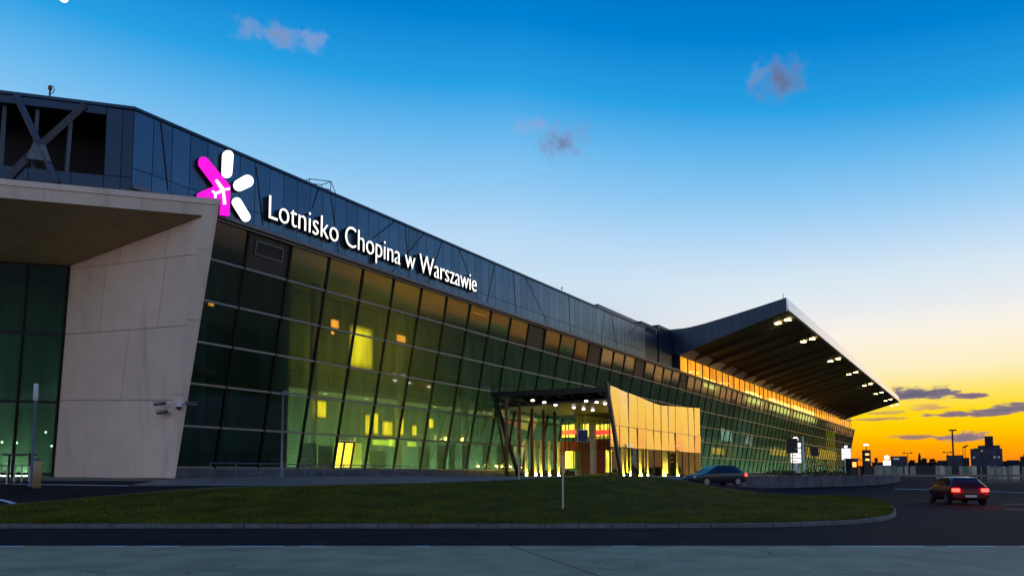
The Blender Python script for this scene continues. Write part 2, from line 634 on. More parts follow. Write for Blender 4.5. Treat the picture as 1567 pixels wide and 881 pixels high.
def smooth_line(p, n=6):
    out = []
    for i in range(len(p) - 1):
        a = p[max(0, i - 1)]
        b, c = p[i], p[i + 1]
        d_ = p[min(len(p) - 1, i + 2)]
        for k in range(n):
            t = k / n
            out.append(tuple(.5 * (2 * b[q] + (c[q] - a[q]) * t + (2 * a[q] - 5 * b[q] + 4 * c[q] - d_[q]) * t * t
                                   + (3 * b[q] - a[q] - 3 * c[q] + d_[q]) * t ** 3) for q in (0, 1)))
    out.append(p[-1])
    return out


near, far = smooth_line(NEAR), smooth_line(FAR)


def lerp_line(pts, x):
    for (a, b), (c, d_) in zip(pts, pts[1:]):
        lo, hi = min(a, c), max(a, c)
        if lo <= x <= hi and hi > lo:
            return b + (d_ - b) * (x - a) / (c - a)
    return None


mb = MB()
cols = frange(-60, 22.2, .6)
NR = 26
for x in cols:
    y0, y1 = lerp_line(near, x), lerp_line(far[::-1], x)
    for r in range(NR + 1):
        y = y0 + (y1 - y0) * r / NR
        e = min(r, NR - r) / NR
        mb.v.append((x, y, tz(x, y) + .115 + .04 * min(1, e * 6) + .02 * math.sin(x * 1.7) * math.sin(y * 1.3)))
for i in range(len(cols) - 1):
    for r in range(NR):
        a = i * (NR + 1) + r
        mb.f.append((a, a + NR + 1, a + NR + 2, a + 1))
tag(mb.ob('lawn', M['turf'], smooth=True), kind='structure')
# kerb stones round the island: one object each where they can be told apart
kerbroot = empty('kerb')
tag(kerbroot, kind='structure')


def kerb_run(line, st, w_=.16, h=.13, side=1, lo=-1e9, hi=1e9):
    acc = 0
    pts = [Vector((*p, 0)) for p in line]
    d_ = [0]
    for a, b in zip(pts, pts[1:]):
        d_.append(d_[-1] + (b - a).length)
    tot = d_[-1]

    def at(s):
        for i in range(len(pts) - 1):
            if d_[i] <= s <= d_[i + 1]:
                return pts[i] + (pts[i + 1] - pts[i]) * ((s - d_[i]) / max(1e-6, d_[i + 1] - d_[i]))
        return pts[-1]
    s = 0
    while s < tot - .2:
        a, b = at(s + .012), at(min(tot, s + st - .012))
        s += st
        if not (lo < a.x < hi):
            continue
        n = (b - a).cross(Vector((0, 0, 1))).normalized() * side
        za, zb = tz(a.x, a.y), tz(b.x, b.y)
        loop = lambda p, z: [(p.x, p.y, z - .05), (p.x, p.y, z + h - .02), (p.x - n.x * .03, p.y - n.y * .03, z + h),
                             (p.x - n.x * w_, p.y - n.y * w_, z + h), (p.x - n.x * w_, p.y - n.y * w_, z - .05)]
        MB().hexa(loop(a, za), loop(b, zb)).ob('kerb_stone', M['kerb'], kerbroot)


kerb_run([(x, y - .02) for x, y in near], 1.0, side=1, lo=-17, hi=25)
kerb_run([(x, y + .02) for x, y in far], 2.0, side=1, lo=-26, hi=25)

# grass blades
mb = MB()
rnd = random.Random(3)
for _ in range(26000):
    x = rnd.uniform(-22, 22)
    y0, y1 = lerp_line(near, x), lerp_line(far[::-1], x)
    y = y0 + .2 + (y1 - y0 - .4) * rnd.random() ** 1.5
    e = min(y - y0, y1 - y) / (y1 - y0)
    z = tz(x, y) + .10 + .04 * min(1, e * 6)
    for q in range(2):
        a = rnd.uniform(0, 6.28)
        h = rnd.uniform(.05, .13)
        wv = rnd.uniform(.012, .03)
        ca, sa = math.cos(a), math.sin(a)
        lx, ly = rnd.uniform(-.05, .05), rnd.uniform(-.05, .05)
        o = len(mb.v)
        mb.v += [(x - ca * wv, y - sa * wv, z), (x + ca * wv, y + sa * wv, z), (x + lx, y + ly, z + h)]
        mb.f.append((o, o + 1, o + 2))
me = bpy.data.meshes.new('grass')
me.from_pydata(mb.v, [], mb.f)
me.materials.append(M['blade'])
go = bpy.data.objects.new('grass', me)
col.objects.link(go)
tag(go, 'short dark green grass covering the traffic island', 'grass', kind='stuff')

# foreground carriageway of concrete slabs
fg = empty('pavement')
tag(fg, kind='structure')
A0, A1 = Vector((-.05, 14.45)), Vector((1.15, 10.6))
dj = (A1 - A0).normalized()
for i in range(-3, 4):
    o0 = 11.5 * i
    quad = []
    for (off, y) in ((o0 + .03, 14.4), (o0 + 11.47, 14.4), (o0 + 11.47, 1.0), (o0 + .03, 1.0)):
        t = (14.45 - y) / -dj.y
        quad.append(Vector((A0.x + off + dj.x * t, y, .12)))
    MB().slab(quad[::-1], .3).ob('slab', M['pave'], fg)
MB().box(-60, 60, .8, 14.41, -.1, .105).ob('slab_bed', M['asphalt'], fg)
mk = empty('road_marking')
tag(mk, kind='structure')
for (xa, xb) in ((-10.7, -10.1), (-8.6, -8.0), (-7.6, -6.9), (-5.9, -4.7), (-4.4, -3.9), (-2.0, -1.7), (2.1, 2.6), (6.6, 8.5), (9.0, 10.0), (10.5, 11.6)):
    MB().box(xa, xb, 14.2, 14.32, .1242, .1262).ob('dash', M['paint'], mk)


def paint_line(pts, wd):
    mb = MB()
    pts = smooth_line(pts, 8)
    for i, p in enumerate(pts):
        a, b = Vector(pts[max(0, i - 1)]), Vector(pts[min(len(pts) - 1, i + 1)])
        n = Vector((-(b - a).y, (b - a).x)).normalized() * wd / 2
        mb.v += [(p[0] + n.x, p[1] + n.y, tz(p[0] + n.x, p[1] + n.y) + .012), (p[0] - n.x, p[1] - n.y, tz(p[0] - n.x, p[1] - n.y) + .012)]
    mb.f = [(2 * i, 2 * i + 1, 2 * i + 3, 2 * i + 2) for i in range(len(pts) - 1)]
    return mb.ob('lane_line', M['paint'], mk)


paint_line([(31, 55.5), (36, 54), (41, 51), (48, 46.5), (56, 42)], .22)
paint_line([(26.5, 37), (31, 37.5), (36, 36.5), (42, 33.5)], .15)
paint_line([(22.6, 31.5), (25, 30.6), (28, 28.3), (31, 25)], .14)
paint_line([(-30, 30.6), (-26, 30.4), (-22.5, 29.6), (-19.8, 27.6)], .2)
paint_line([(-40, 36.0), (-30, 35.4), (-24, 34.6), (-19, 34.0)], .2)
# verge at the right of the road
mb = MB()
V = [(14.2, 16.2), (16.5, 17.9), (20, 19.6), (30, 21), (30, 14.6), (15.5, 14.6)]
mb.hexa([(x, y, -.02) for x, y in V], [(x, y, .10) for x, y in V]).ob('verge', M['turf'])
tag(bpy.data.objects['verge'], kind='structure')

# retaining wall of concrete units
rw = empty('retaining_wall', (WALLP[2][0], WALLP[2][1], 0))
tag(rw, 'low grey concrete retaining wall beside the curving road below the terminal', 'wall')
wl = smooth_line(WALLP, 4)
ln = 0
seg = []
for (a, b) in zip(wl, wl[1:]):
    seg.append((Vector(a), Vector(b)))
ro = (WALLP[2][0], WALLP[2][1], 0)
for i, (a, b) in enumerate(seg):
    d_ = (b - a).normalized()
    n = Vector((-d_.y, d_.x))
    a2, b2 = a + d_ * .02, b - d_ * .02
    za = min(tz(*a), tz(*b), GL) - .25
    loop = lambda p: [(p.x, p.y, za), (p.x, p.y, GL - .02), (p.x + n.x * 1.2, p.y + n.y * 1.2, GL - .02), (p.x + n.x * 1.2, p.y + n.y * 1.2, za)]
    MB().hexa(loop(a2), loop(b2)).ob('wall_unit', M['wallconc'], rw, off=ro)
    c0, c1 = a2 - n * .04, b2 - n * .04
    lp = lambda p: [(p.x, p.y, GL - .015), (p.x, p.y, GL + .06), (p.x + n.x * 1.25, p.y + n.y * 1.25, GL + .06), (p.x + n.x * 1.25, p.y + n.y * 1.25, GL - .015)]
    MB().hexa(lp(c0), lp(c1)).ob('coping', M['kerb'], rw, off=ro)

# ------------------------------------------------------------------ terminal building
T = empty('terminal_building', (ORG.x, ORG.y, GL), math.pi / 2 - TH)
tag(T, 'long airport terminal with leaning green glass facade and upswept roof', 'building')
OFF = (0, 0, GL)                                 # L coordinates -> children of T


def part(name, mb, mat, parent=None, **kw):
    return mb.ob(name, mat, parent or T, off=OFF, **kw)


ROWZ = [17.0, 14.63, 12.16, 9.67, 7.155, 4.58, 2.05]
J0, JN, JEND = -1, 27, 75                        # first bay, last bay built pane by pane, last bay


def jx(j):
    return max((j - 3) * S, -12.2)             # the first bay is cut off by the portal


def fp(x, z, out=0.0):                           # point on the leaning glass
    return Vector((x, fY(z) - out, z))


XEND = jx(JEND)
VENTS = {1, 11, 15, 19, 24}
DOORJ = 4
g = .05


PR = random.Random(21)


def pane_mb(mb, x0, x1, z0, z1):
    da, db = PR.uniform(-.012, .012), PR.uniform(-.008, .008)
    return mb.slab([fp(x0 + g, z0 + g, .055 + da), fp(x1 - g, z0 + g, .055 + da + db), fp(x1 - g, z1 - g, db), fp(x0 + g, z1 - g)], .03)


for j in range(J0, JN):
    for k in range(6):
        z1, z0 = ROWZ[k], ROWZ[k + 1]
        if k == 5 and j == DOORJ:
            continue
        if k == 0 and j in VENTS:
            v = part('vent_panel', pane_mb(MB(), jx(j), jx(j + 1), z0, z1), M['vent'])
            if j in (1, 24):
                lb = MB()
                for q in range(6):
                    zz = z0 + 1.15 + q * .12
                    lb.beam(fp(jx(j) + .7, zz, .05), fp(jx(j + 1) - .7, zz, .05), .03, .05)
                part('louvre', lb, M['black'], v)
                fr = MB()
                for (xa, za, xb, zb) in ((.6, 1.05, 2.62, 1.05), (.6, 1.88, 2.62, 1.88), (.6, 1.05, .6, 1.88), (2.62, 1.05, 2.62, 1.88)):
                    fr.beam(fp(jx(j) + xa, z0 + za, .05), fp(jx(j) + xb, z0 + zb, .05), .08, .08, up=(0, 1, 0))
                part('louvre_frame', fr, M['steel'], v)
            continue
        part('pane', pane_mb(MB(), jx(j), jx(j + 1), z0, z1), M['green'])
mb = MB()
for j in range(JN, JEND):
    for k in range(6):
        pane_mb(mb, jx(j), jx(j + 1), ROWZ[k + 1], ROWZ[k])
tag(part('far_pane', mb, M['green']), kind='stuff')
for j in range(J0, JN + 1):
    part('mullion', MB().beam(fp(jx(j), 2.0, .04), fp(jx(j), 16.98, .04), .125, .2, up=(0, 1, 0)), M['mull'])
mb = MB()
for j in range(JN + 1, JEND + 1):
    mb.beam(fp(jx(j), 2.0, .04), fp(jx(j), 16.98, .04), .125, .2, up=(0, 1, 0))
tag(part('far_mullion', mb, M['mull']), kind='stuff')
for z in ROWZ:
    part('transom', MB().beam(fp(jx(J0), z, .07), fp(XEND, z, .07), .13, .12, up=(0, 1, 0)), M['trans'])
part('plinth', MB().box(jx(J0), XEND, fY(2.0) - .1, fY(2.0) + .3, GL - .2, 1.99), M['wallconc'])
part('end_fin', MB().hexa([(XEND, fY(1.5) - .2, GL), (XEND + .5, fY(1.5) - .2, GL), (XEND + .5, 6, GL), (XEND, 6, GL)],
                          [(XEND, -.3, 17.4), (XEND + .5, -.3, 17.4), (XEND + .5, 6, 17.4), (XEND, 6, 17.4)]), M['trim'])

# lit double door in the bottom row
dx0, dx1 = jx(DOORJ) + .15, jx(DOORJ) + 1.75
for a, b in ((dx0, dx0 + .62), (dx0 + .7, dx1)):
    dl = part('door_leaf', MB().slab([fp(a, GL + .1), fp(b, GL + .1), fp(b, 4.0), fp(a, 4.0)], .04), M['clear'])
part('door_handle', MB().beam(fp(dx0 + .95, 2.75, .08), fp(dx0 + 1.25, 2.75, .08), .04, .04), M['black'])
mb = MB()
for x in (dx0 - .04, dx0 + .66, dx1 + .04):
    mb.beam(fp(x, GL), fp(x, 4.1), .09, .14, up=(0, 1, 0))
mb.beam(fp(dx0 - .04, 4.1), fp(dx1 + .04, 4.1), .14, .1, up=(0, 1, 0))
part('door_frame', mb, M['black'])
part('pane', MB().slab([fp(dx1 + .15, 2.1), fp(jx(DOORJ + 1) - g, 2.1), fp(jx(DOORJ + 1) - g, 4.53), fp(dx1 + .15, 4.53)], .03), M['green'])
part('pane', MB().slab([fp(dx0, 4.2), fp(dx1, 4.2), fp(dx1, 4.53), fp(dx0, 4.53)], .03), M['green'])

# interior of the hall
part('hall_floor', MB().box(jx(J0), XEND, 2.9, 11.5, GL - .15, GL), M['hallfloor'])
part('hall_wall', MB().box(jx(J0), XEND, 9.0, 9.3, GL, 16.9), M['hallwall'])
part('hall_ceiling', MB().box(jx(J0) - .1, XEND, .5, 12, 17.02, 17.2), M['pale'])
part('mezzanine', MB().box(jx(2.8), XEND, 6.2, 9.0, 8.35, 8.7), M['pale'])
part('mezzanine_rail', MB().box(jx(2.8), XEND, 6.22, 6.27, 9.65, 9.72), M['trans'])
mb = MB()
for i in range(120):
    mb.box(jx(2.9) + i * 1.9, jx(2.9) + i * 1.9 + .05, 6.22, 6.27, 8.7, 9.65)
tag(part('mezzanine_baluster', mb, M['trans']), kind='stuff')
for i in range(24):
    x = jx(3.4) + i * 4.6
    part('mezzanine_downlight', MB().lathe([(.16, 8.33), (.16, 8.28), (.1, 8.26)], 8, (x, 7.2, 0)), M['warmspot'])
for j in range(1, 40, 3):
    part('hall_column', MB().tube((jx(j) + .8, 6.4, GL), (jx(j) + .8, 6.4, 17), .38, n=14), M['pale'], smooth=True)
# hall lamps: up-lighters along the floor of the hall and a few pendants
for i in range(33):
    x = jx(3.0) + i * 6.9
    if x + 4.6 > XEND:
        break
    part('hall_uplighter', MB().box(x, x + 4.6, 6.9, 7.2, GL + .05, GL + .22), M['uplight'])
for i in range(16):
    x = jx(3.9) + i * 2.35
    part('floor_lamp', MB().box(x, x + .9, 5.3, 5.5, GL + .05, GL + .2), M['warmup'])
part('light_blocker', MB().box(jx(2.75), jx(2.75) + .15, 3.4, 9.0, GL, 17.0), M['hallwall'])  # added wall that keeps lamp light out of the left bays


def lit(name, x0, y0, x1, y1, Y, mat):           # lit panel inside the hall, from its outline in the photograph
    a, b, c, d_ = pY(x0, y1, Y), pY(x1, y1, Y), pY(x1, y0, Y), pY(x0, y0, Y)
    z0, z1 = min(a.z, b.z), max(c.z, d_.z)
    return part(name, MB().box(a.x, b.x, Y, Y + .15, z0 + .1, z1 - .1), mat)


lit('glow_panel', 532, 500, 572, 566, 4.6, M['yellow'])  # lamp-lit surface inside, its light built as a glowing panel
for (x0, y0, x1, y1) in ((484, 610, 500, 642), (558, 630, 566, 669), (571, 628, 579, 668), (583, 642, 602, 669), (612, 636, 618, 669),
                         (630, 648, 638, 669), (656, 638, 664, 657)):
    lit('glow_panel', x0, y0, x1, y1, 5.0, M['yellow'])
for (x0, y0, x1, y1) in ((572, 672, 600, 682), (596, 670, 604, 684), (625, 674, 637, 684)):
    lit('shop_lamp', x0, y0, x1, y1, 5.2, M['yglow'])
for (x0, y0, x1, y1) in ((505, 488, 520, 503), (606, 512, 622, 524), (506, 505, 512, 513)):
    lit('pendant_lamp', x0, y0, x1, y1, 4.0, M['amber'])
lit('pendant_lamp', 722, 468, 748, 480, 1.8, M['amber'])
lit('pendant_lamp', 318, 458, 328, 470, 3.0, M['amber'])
for (x0, y0, x1, y1) in ((1078, 583, 1096, 592), (1142, 605, 1166, 614), (1180, 618, 1208, 627), (1215, 630, 1246, 638)):
    lit('reflected_lamp', x0, y0, x1, y1, .9, M['warmspot'])  # soffit lamps mirrored in the glass, built as glowing panels behind it
lit('door_light', 513, 676, 553, 716, 4.6, M['door'])
for (x0, y0, x1, y1) in ((460, 676, 484, 722), (488, 680, 508, 722), (568, 688, 590, 722), (642, 682, 657, 722), (670, 680, 682, 722), (688, 678, 696, 722), (708, 680, 718, 722), (740, 680, 750, 722), (762, 678, 776, 722)):
    lit('hall_kiosk', x0, y0, x1, y1, 4.7, M['black'])
for (x0, y0, x1, y1) in ((1105, 655, 1111, 674), (1113, 658, 1120, 675), (1091, 685, 1108, 695), (1180, 688, 1204, 696), (1235, 690, 1280, 700)):
    lit('sign_and_reflection', x0, y0, x1, y1, 4.4, M['whitesign'] if x0 in (1105, 1113) else M['orangesign'])  # white pair: glowing bars put in for lights reflected in the glass

# ---- metal fascia above the glass: panels one by one
XF0, XF1 = -13.86, 54.0
FY = -.3
part('eaves_trim', MB().box(XF0, XF1 + 13, FY - .12, .4, 17.06, 17.30), M['trim'])
part('eaves_gutter', MB().box(XF0, XEND, -.22, .3, 16.92, 17.05), M['trans'])
pw = S / 3
n = int(round((XF1 - XF0) / pw))
pw = (XF1 - XF0) / n
for i in range(n):
    a, b = XF0 + i * pw + .018, XF0 + (i + 1) * pw - .018
    for z0, z1 in ((17.33, 18.18), (18.22, 21.42)):
        part('fascia_panel', MB().box(a, b, FY, FY + .08, z0, z1), M['fascia'])
part('roof_volume', MB().box(XF0 + .1, XF1 - .05, FY + .09, 25, 17.25, 21.4), M['seam'])
part('coping', MB().box(XF0 - .05, XF1 + .05, FY - .1, .5, 21.44, 21.60), M['fascia2'])
for (xa, za, xb, zb) in ((246, 180, 257, 292), (392, 255, 402, 345), (487, 285, 478, 318), (506, 295, 518, 390), (604, 335, 570, 365),
                         (620, 347, 627, 425), (648, 358, 600, 432), (676, 370, 655, 440), (703, 382, 732, 459), (757, 403, 745, 463),
                         (785, 415, 790, 480), (804, 423, 838, 495), (870, 453, 873, 508), (925, 474, 920, 530), (935, 480, 945, 536), (975, 498, 962, 512)):
    p, q = pY(xa, za, FY - .006), pY(xb, zb, FY - .006)
    p.z, q.z = min(p.z, 21.42), max(q.z, 17.34)
    part('seam', MB().beam(p, q, .09, .012, up=(0, 1, 0)), M['seam'])
# set-back parapet behind the fascia and plant boxes on the roof
part('upper_parapet', MB().box(48.6, 66.8, 4, 24, 21.3, 24.3), M['fascia2'])
part('roof_deck', MB().box(XF1, XEND + .5, .0, 25, 17.06, 17.22), M['seam'])

# ---- upper storey band of bronze glass
XB0 = 68.1
BZ0, BZ1 = 17.32, 19.75
nb = 48
bw = (XEND - XB0) / nb
part('band_sill', MB().box(XB0 - .3, XEND, -.1, .5, 17.22, 17.34), M['trans'])
part('glowing_wall', MB().box(XB0, XEND, 1.6, 1.7, 17.3, 20.4), M['bandglow'])  # wall emits the amber glow itself, in place of lamps inside
for i in range(nb):
    a, b = XB0 + i * bw + .05, XB0 + (i + 1) * bw - .05
    part('band_pane', MB().box(a, b, .26, .30, BZ0 + .04, BZ1), M['gold'])
    part('band_mullion', MB().box(a - .1, a, .18, .34, BZ0, BZ1), M['mull'])
part('band_end_wall', MB().box(XB0 - .25, XB0 - .05, .2, 9, 17.2, 20.5), M['seam'])

# ---- upswept canopy roof
PX0, PX1 = 67.26, 214.0
top = [(12, 24.1), (6.3, 23.98), (2.5, 23.82), (.6, 23.78), (-1.2, 23.72), (-4, 24.05), (-8, 24.75), (-12, 25.5), (-15.66, 26.24)]
bot = [(-15.96, 24.44), (-12, 23.3), (-8, 22.15), (-4, 20.98), (-.3, 19.72), (3, 19.6), (12, 19.6)]


def prof_z(pr, y):
    for (a, b), (c, d_) in zip(pr, pr[1:]):
        if min(a, c) - 1e-6 <= y <= max(a, c) + 1e-6:
            return b + (d_ - b) * (y - a) / (c - a)


# gable side: vertical metal sheets standing one beside the other
ys = [-15.66 + (12 + 15.66) * i / 26 for i in range(27)]
for a, b in zip(ys, ys[1:]):
    za0, zb0 = prof_z(bot, max(-15.96, a)), prof_z(bot, b)
    za1, zb1 = prof_z(top, a), prof_z(top, b)
    a2, b2 = a + .012, b - .012
    MBq = MB().slab([(PX0, a2, za0), (PX0, a2, za1), (PX0, b2, zb1), (PX0, b2, zb0)], .12)
    part('gable_sheet', MBq, M['fascia2'])
# roof deck, recessed soffit and outer edge
mb = MB()
for (a, b), (c, d_) in zip(top, top[1:]):
    mb.hexa([(PX0 + .15, a, b - .25), (PX0 + .15, a, b), (PX0 + .15, c, d_), (PX0 + .15, c, d_ - .25)],
            [(PX1, a, b - .25), (PX1, a, b), (PX1, c, d_), (PX1, c, d_ - .25)])
part('canopy_roof', mb, M['fascia2'])
edge = [(-15.66, 26.24), (-15.96, 24.44), (-15.6, 24.40), (-15.3, 26.2)]
ne = 24
for i in range(ne):
    a, b = PX0 + (PX1 - PX0) * i / ne + .02, PX0 + (PX1 - PX0) * (i + 1) / ne - .02
    part('edge_sheet', MB().hexa([(a, y, z) for y, z in edge], [(b, y, z) for y, z in edge]), M['edge'])
soff = [(y, z + 1.15) for y, z in bot if y <= 0]
nbm = int((PX1 - PX0) / (S * 2))
for i in range(nbm * 4):                          # boards of the soffit, running outwards
    a = PX0 + .15 + (PX1 - PX0 - .2) * i / (nbm * 4)
    b = PX0 + .15 + (PX1 - PX0 - .2) * (i + 1) / (nbm * 4) - .06
    y0, z0, y1, z1 = -15.6, 24.55, -.2, 20.85
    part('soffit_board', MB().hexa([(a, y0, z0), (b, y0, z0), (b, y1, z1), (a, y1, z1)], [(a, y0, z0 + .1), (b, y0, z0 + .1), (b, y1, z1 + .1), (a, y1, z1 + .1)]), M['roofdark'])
for i in range(nbm + 1):                          # main beams, tapering to the edge
    x = PX0 + .35 + i * (PX1 - PX0 - .7) / nbm
    lo = [(-15.5, 24.47), (-12, 23.42), (-8, 22.25), (-4.2, 21.12), (-2.3, 20.55), (.25, 19.78)]
    hi = [(.25, 20.9), (-15.5, 24.62)]
    lp = [(y, z) for y, z in lo] + hi
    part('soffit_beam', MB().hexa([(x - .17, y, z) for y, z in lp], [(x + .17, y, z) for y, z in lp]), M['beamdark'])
    if i < nbm:
        x2 = x + (PX1 - PX0 - .7) / nbm
        part('clerestory_panel', MB().hexa([(x + .2, .32, 19.78), (x2 - .2, .32, 19.78), (x2 - .2, -.9, 20.85), (x + .2, -.9, 20.85)],
                                           [(x + .2, .45, 19.78), (x2 - .2, .45, 19.78), (x2 - .2, -.75, 20.98), (x + .2, -.75, 20.98)]), M['pale'])
part('canopy_far_end', MB().hexa([(PX1, y, z) for y, z in ((-15.66, 26.24), (-15.96, 24.44), (-.3, 19.72), (12, 19.6), (12, 24.1), (-1.2, 23.72))],
                                 [(PX1 + .15, y, z) for y, z in ((-15.66, 26.24), (-15.96, 24.44), (-.3, 19.72), (12, 19.6), (12, 24.1), (-1.2, 23.72))]), M['fascia2'])
mb = MB()
mb.hexa([(PX1 + .2, -.3, 19.74), (XEND + .4, .5, 20.2), (XEND + .4, 3, 20.2), (PX1 + .2, 3, 19.74)], [(PX1 + .2, -.3, 21.5), (XEND + .4, .5, 20.7), (XEND + .4, 3, 20.7), (PX1 + .2, 3, 21.5)])
part('roof_tail', mb, M['fascia2'])
for (x, y) in ((1202, 483), (1240, 516), (1280, 546), (1307, 569), (1330, 586), (1347, 600), (1361, 611), (1371, 618)):
    for Y in (-14.6, -13.2):
        p = pY(x, y, -14.3)
        z = 24.55 - (Y + 15.6) * (24.55 - 20.85) / 15.4 - .09
        part('soffit_lamp', MB().box(p.x - .42, p.x + .42, Y - .38, Y + .38, z - .05, z), M['spot'])

# ---- left wing that turns towards the road, with its open steel bay
aw = Vector((.9677, .252, 0))                    # along the wing, to the right
nw = Vector((.252, -.9677, 0))                   # outwards
W0 = toW((XF0, FY, 0))


def pw_(x, y, out=0.0):
    p = pPl(x, y, W0 + nw * out, nw)
    return toL(p)


def wing(s, z, out=0.0):                          # s metres left of the corner
    return toL(W0 - aw * s + nw * out + Vector((0, 0, z)))


wpan = [0, .55, 1.35, 2.9, 4.9, 6.9, 8.9, 10.9, 12.9]
for a, b in zip(wpan, wpan[1:]):
    bands = [(16.45, 17.62), (17.66, 21.42)] if b <= 1.4 else [(16.45, 17.62)]
    for z0, z1 in bands:
        part('wing_panel', MB().slab([wing(b - .015, z0), wing(a + .015, z0), wing(a + .015, z1), wing(b - .015, z1)], .1), M['fascia2'])
part('wing_top_rail', MB().slab([wing(13, 21.0, .02), wing(1.36, 21.0, .02), wing(1.36, 21.44, .02), wing(13, 21.44, .02)], .3), M['fascia2'])
part('wing_coping', MB().slab([wing(13, 21.44, .1), wing(-.03, 21.44, .1), wing(-.03, 21.6, .1), wing(13, 21.6, .1)], .8), M['fascia2'])
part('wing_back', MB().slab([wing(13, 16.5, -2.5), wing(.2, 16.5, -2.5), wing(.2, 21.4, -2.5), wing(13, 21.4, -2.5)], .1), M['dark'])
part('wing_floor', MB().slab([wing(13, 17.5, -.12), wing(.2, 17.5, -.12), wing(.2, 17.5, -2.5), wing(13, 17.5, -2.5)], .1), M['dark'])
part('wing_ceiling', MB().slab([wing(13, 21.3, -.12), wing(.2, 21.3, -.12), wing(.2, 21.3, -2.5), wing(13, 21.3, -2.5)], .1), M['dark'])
for (xa, ya, xb, yb, wd) in ((8, 148, 2, 240, .16), (58, 155, 54, 195, .16), (110, 160, 102, 247, .16)):
    p, q = pw_(xa, ya, -.3), pw_(xb, yb, -.3)
    p.z, q.z = 21.2, 17.5
    part('bay_post', MB().beam(p, q, wd, wd, up=(0, 1, 0)), M['steel'])
for (xa, ya, xb, yb, wd) in ((25, 147, 62, 225, .30), (130, 160, 62, 222, .30), (60, 222, 12, 272, .3), (62, 222, 86, 280, .30)):
    p, q = pw_(xa, ya, .12), pw_(xb, yb, .12)
    part('brace', MB().beam(p, q, wd, .16, up=(0, 1, 0)), M['steel'])
c = pw_(60, 232, .25)
part('gusset', MB().slab([c + Vector(v) for v in ((-.45, .33, -.45), (.45, -.33, -.45), (.22, -.16, .4), (-.24, .18, .4))], .06), M['steel'])

# ---- funnel-shaped entrance portal of beige panels
TR = wD(337, 305, 36)
BR = wD(268, 730, 37.7)
npl = aw.cross(BR - TR).normalized()
if npl.y > 0:
    npl = -npl
P = empty('entrance_portal', parent=T)


def fr(x, y):
    return toL(pPl(x, y, TR, npl))


PB = wD(108, 407, 39.3)


def bk(x, y):
    return toL(pPl(x, y, PB, npl))


def leftw(p, s):                                  # move s metres to the left along the portal
    return toL(toW(p) - aw * s)


Fr, Frb = fr(313, 330), fr(247.5, 729)
Br, Brb = bk(108, 407), bk(82, 727)
LTR, LBR = toL(TR), toL(BR)
LBR.z = GL - .05
Frb.z = GL - .05
Brb.z = GL - .05


def lerp(a, b, t):
    return Vector(a) + (Vector(b) - Vector(a)) * t


def grid_panels(name, q, us, vs, mat, parent, th=.06, gap=.012):
    """q: bottom left, bottom right, top right, top left seen from the front"""
    lw, lh = (q[1] - q[0]).length, max((q[3] - q[0]).length, (q[2] - q[1]).length)
    for u0, u1 in zip(us, us[1:]):
        for v0, v1 in zip(vs, vs[1:]):
            a, b, c_, d2 = u0 + gap / lw, u1 - gap / lw, v0 + gap / lh, v1 - gap / lh
            pt = lambda u, v: lerp(lerp(q[0], q[1], u), lerp(q[3], q[2], u), v)
            part(name, MB().slab([pt(a, c_), pt(b, c_), pt(b, d2), pt(a, d2)], th), mat, parent)


VL, VR = (0, .37, .68, .985, 1), (0, .30, .586, .857, 1)
for k, us in enumerate(([0, 1], [0, .55, 1], [0, .3, .77, 1], [0, .4, .75, 1])):
    grid_panels('wall_panel', [lerp(Brb, Br, VL[k]), lerp(Frb, Fr, VR[k]), lerp(Frb, Fr, VR[k + 1]), lerp(Brb, Br, VL[k + 1])], us, [0, 1], M['portal'], P, gap=.016)
grid_panels('jamb_panel', [Frb, LBR, LTR, fr(313, 302.3)], [0, 1], [0, .30, .57, .82, 1], M['portal'], P, gap=.012)
FL, TL_ = leftw(Fr, 18), leftw(fr(313, 302.3), 18)
grid_panels('lintel_panel', [FL, Fr, fr(313, 302.3), TL_], [0, .11, .33, .58, .83, 1], [0, 1], M['portal'], P, gap=.008)
BLt = leftw(Br, 9)
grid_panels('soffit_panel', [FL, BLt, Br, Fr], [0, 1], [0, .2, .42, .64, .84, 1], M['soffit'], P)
# left half of the funnel, outside the picture, and the roof of the portal
BLb = leftw(Brb, 9)
FLb = leftw(Frb, 18)
grid_panels('wall_panel', [FLb, BLb, BLt, FL], [0, .5, 1], [0, .345, .69, 1], M['portal'], P)
back = Vector((0, 5.0, 0))
part('portal_roof', MB().slab([TL_ + Vector((0, 0, -.06)), LTR + Vector((0, 0, -.06)), LTR + back + Vector((0, 0, -.06)), TL_ + back + Vector((0, 0, -.06))], .25), M['portal'], P)
part('portal_side', MB().slab([LBR + Vector((-.04, .05, 0)), LBR + back * .9, LTR + back * .9, LTR + Vector((-.04, .05, -.1))], .1), M['portal'], P)
# glazing at the back of the portal
for u0, u1 in ((0, .24), (.24, .5), (.5, .76), (.76, 1)):
    for v0, v1 in ((0, .36), (.36, .68), (.68, 1)):
        q = [BLb, Brb, Br, BLt]
        pt = lambda u, v: lerp(lerp(q[0], q[1], u), lerp(q[3], q[2], u), v)
        part('portal_pane', MB().slab([pt(u0 + .006, v0 + .006), pt(u1 - .006, v0 + .006), pt(u1 - .006, v1 - .006), pt(u0 + .006, v1 - .006)], .03), M['green'], P)
q = [BLb, Brb, Br, BLt]
pt = lambda u, v: lerp(lerp(q[0], q[1], u), lerp(q[3], q[2], u), v)
for u in (0.01, .24, .5, .76, .99):
    part('portal_mullion', MB().beam(pt(u, 0), pt(u, 1), .12, .16, up=(0, 1, 0)), M['mull'], P)
for v in (.02, .36, .68, .99):
    part('portal_transom', MB().beam(pt(0, v), pt(1, v), .16, .12, up=(0, 1, 0)), M['mull'], P)
inn = [toL(toW(p) - nw * 5) for p in (BLb, Brb, Br, BLt)]
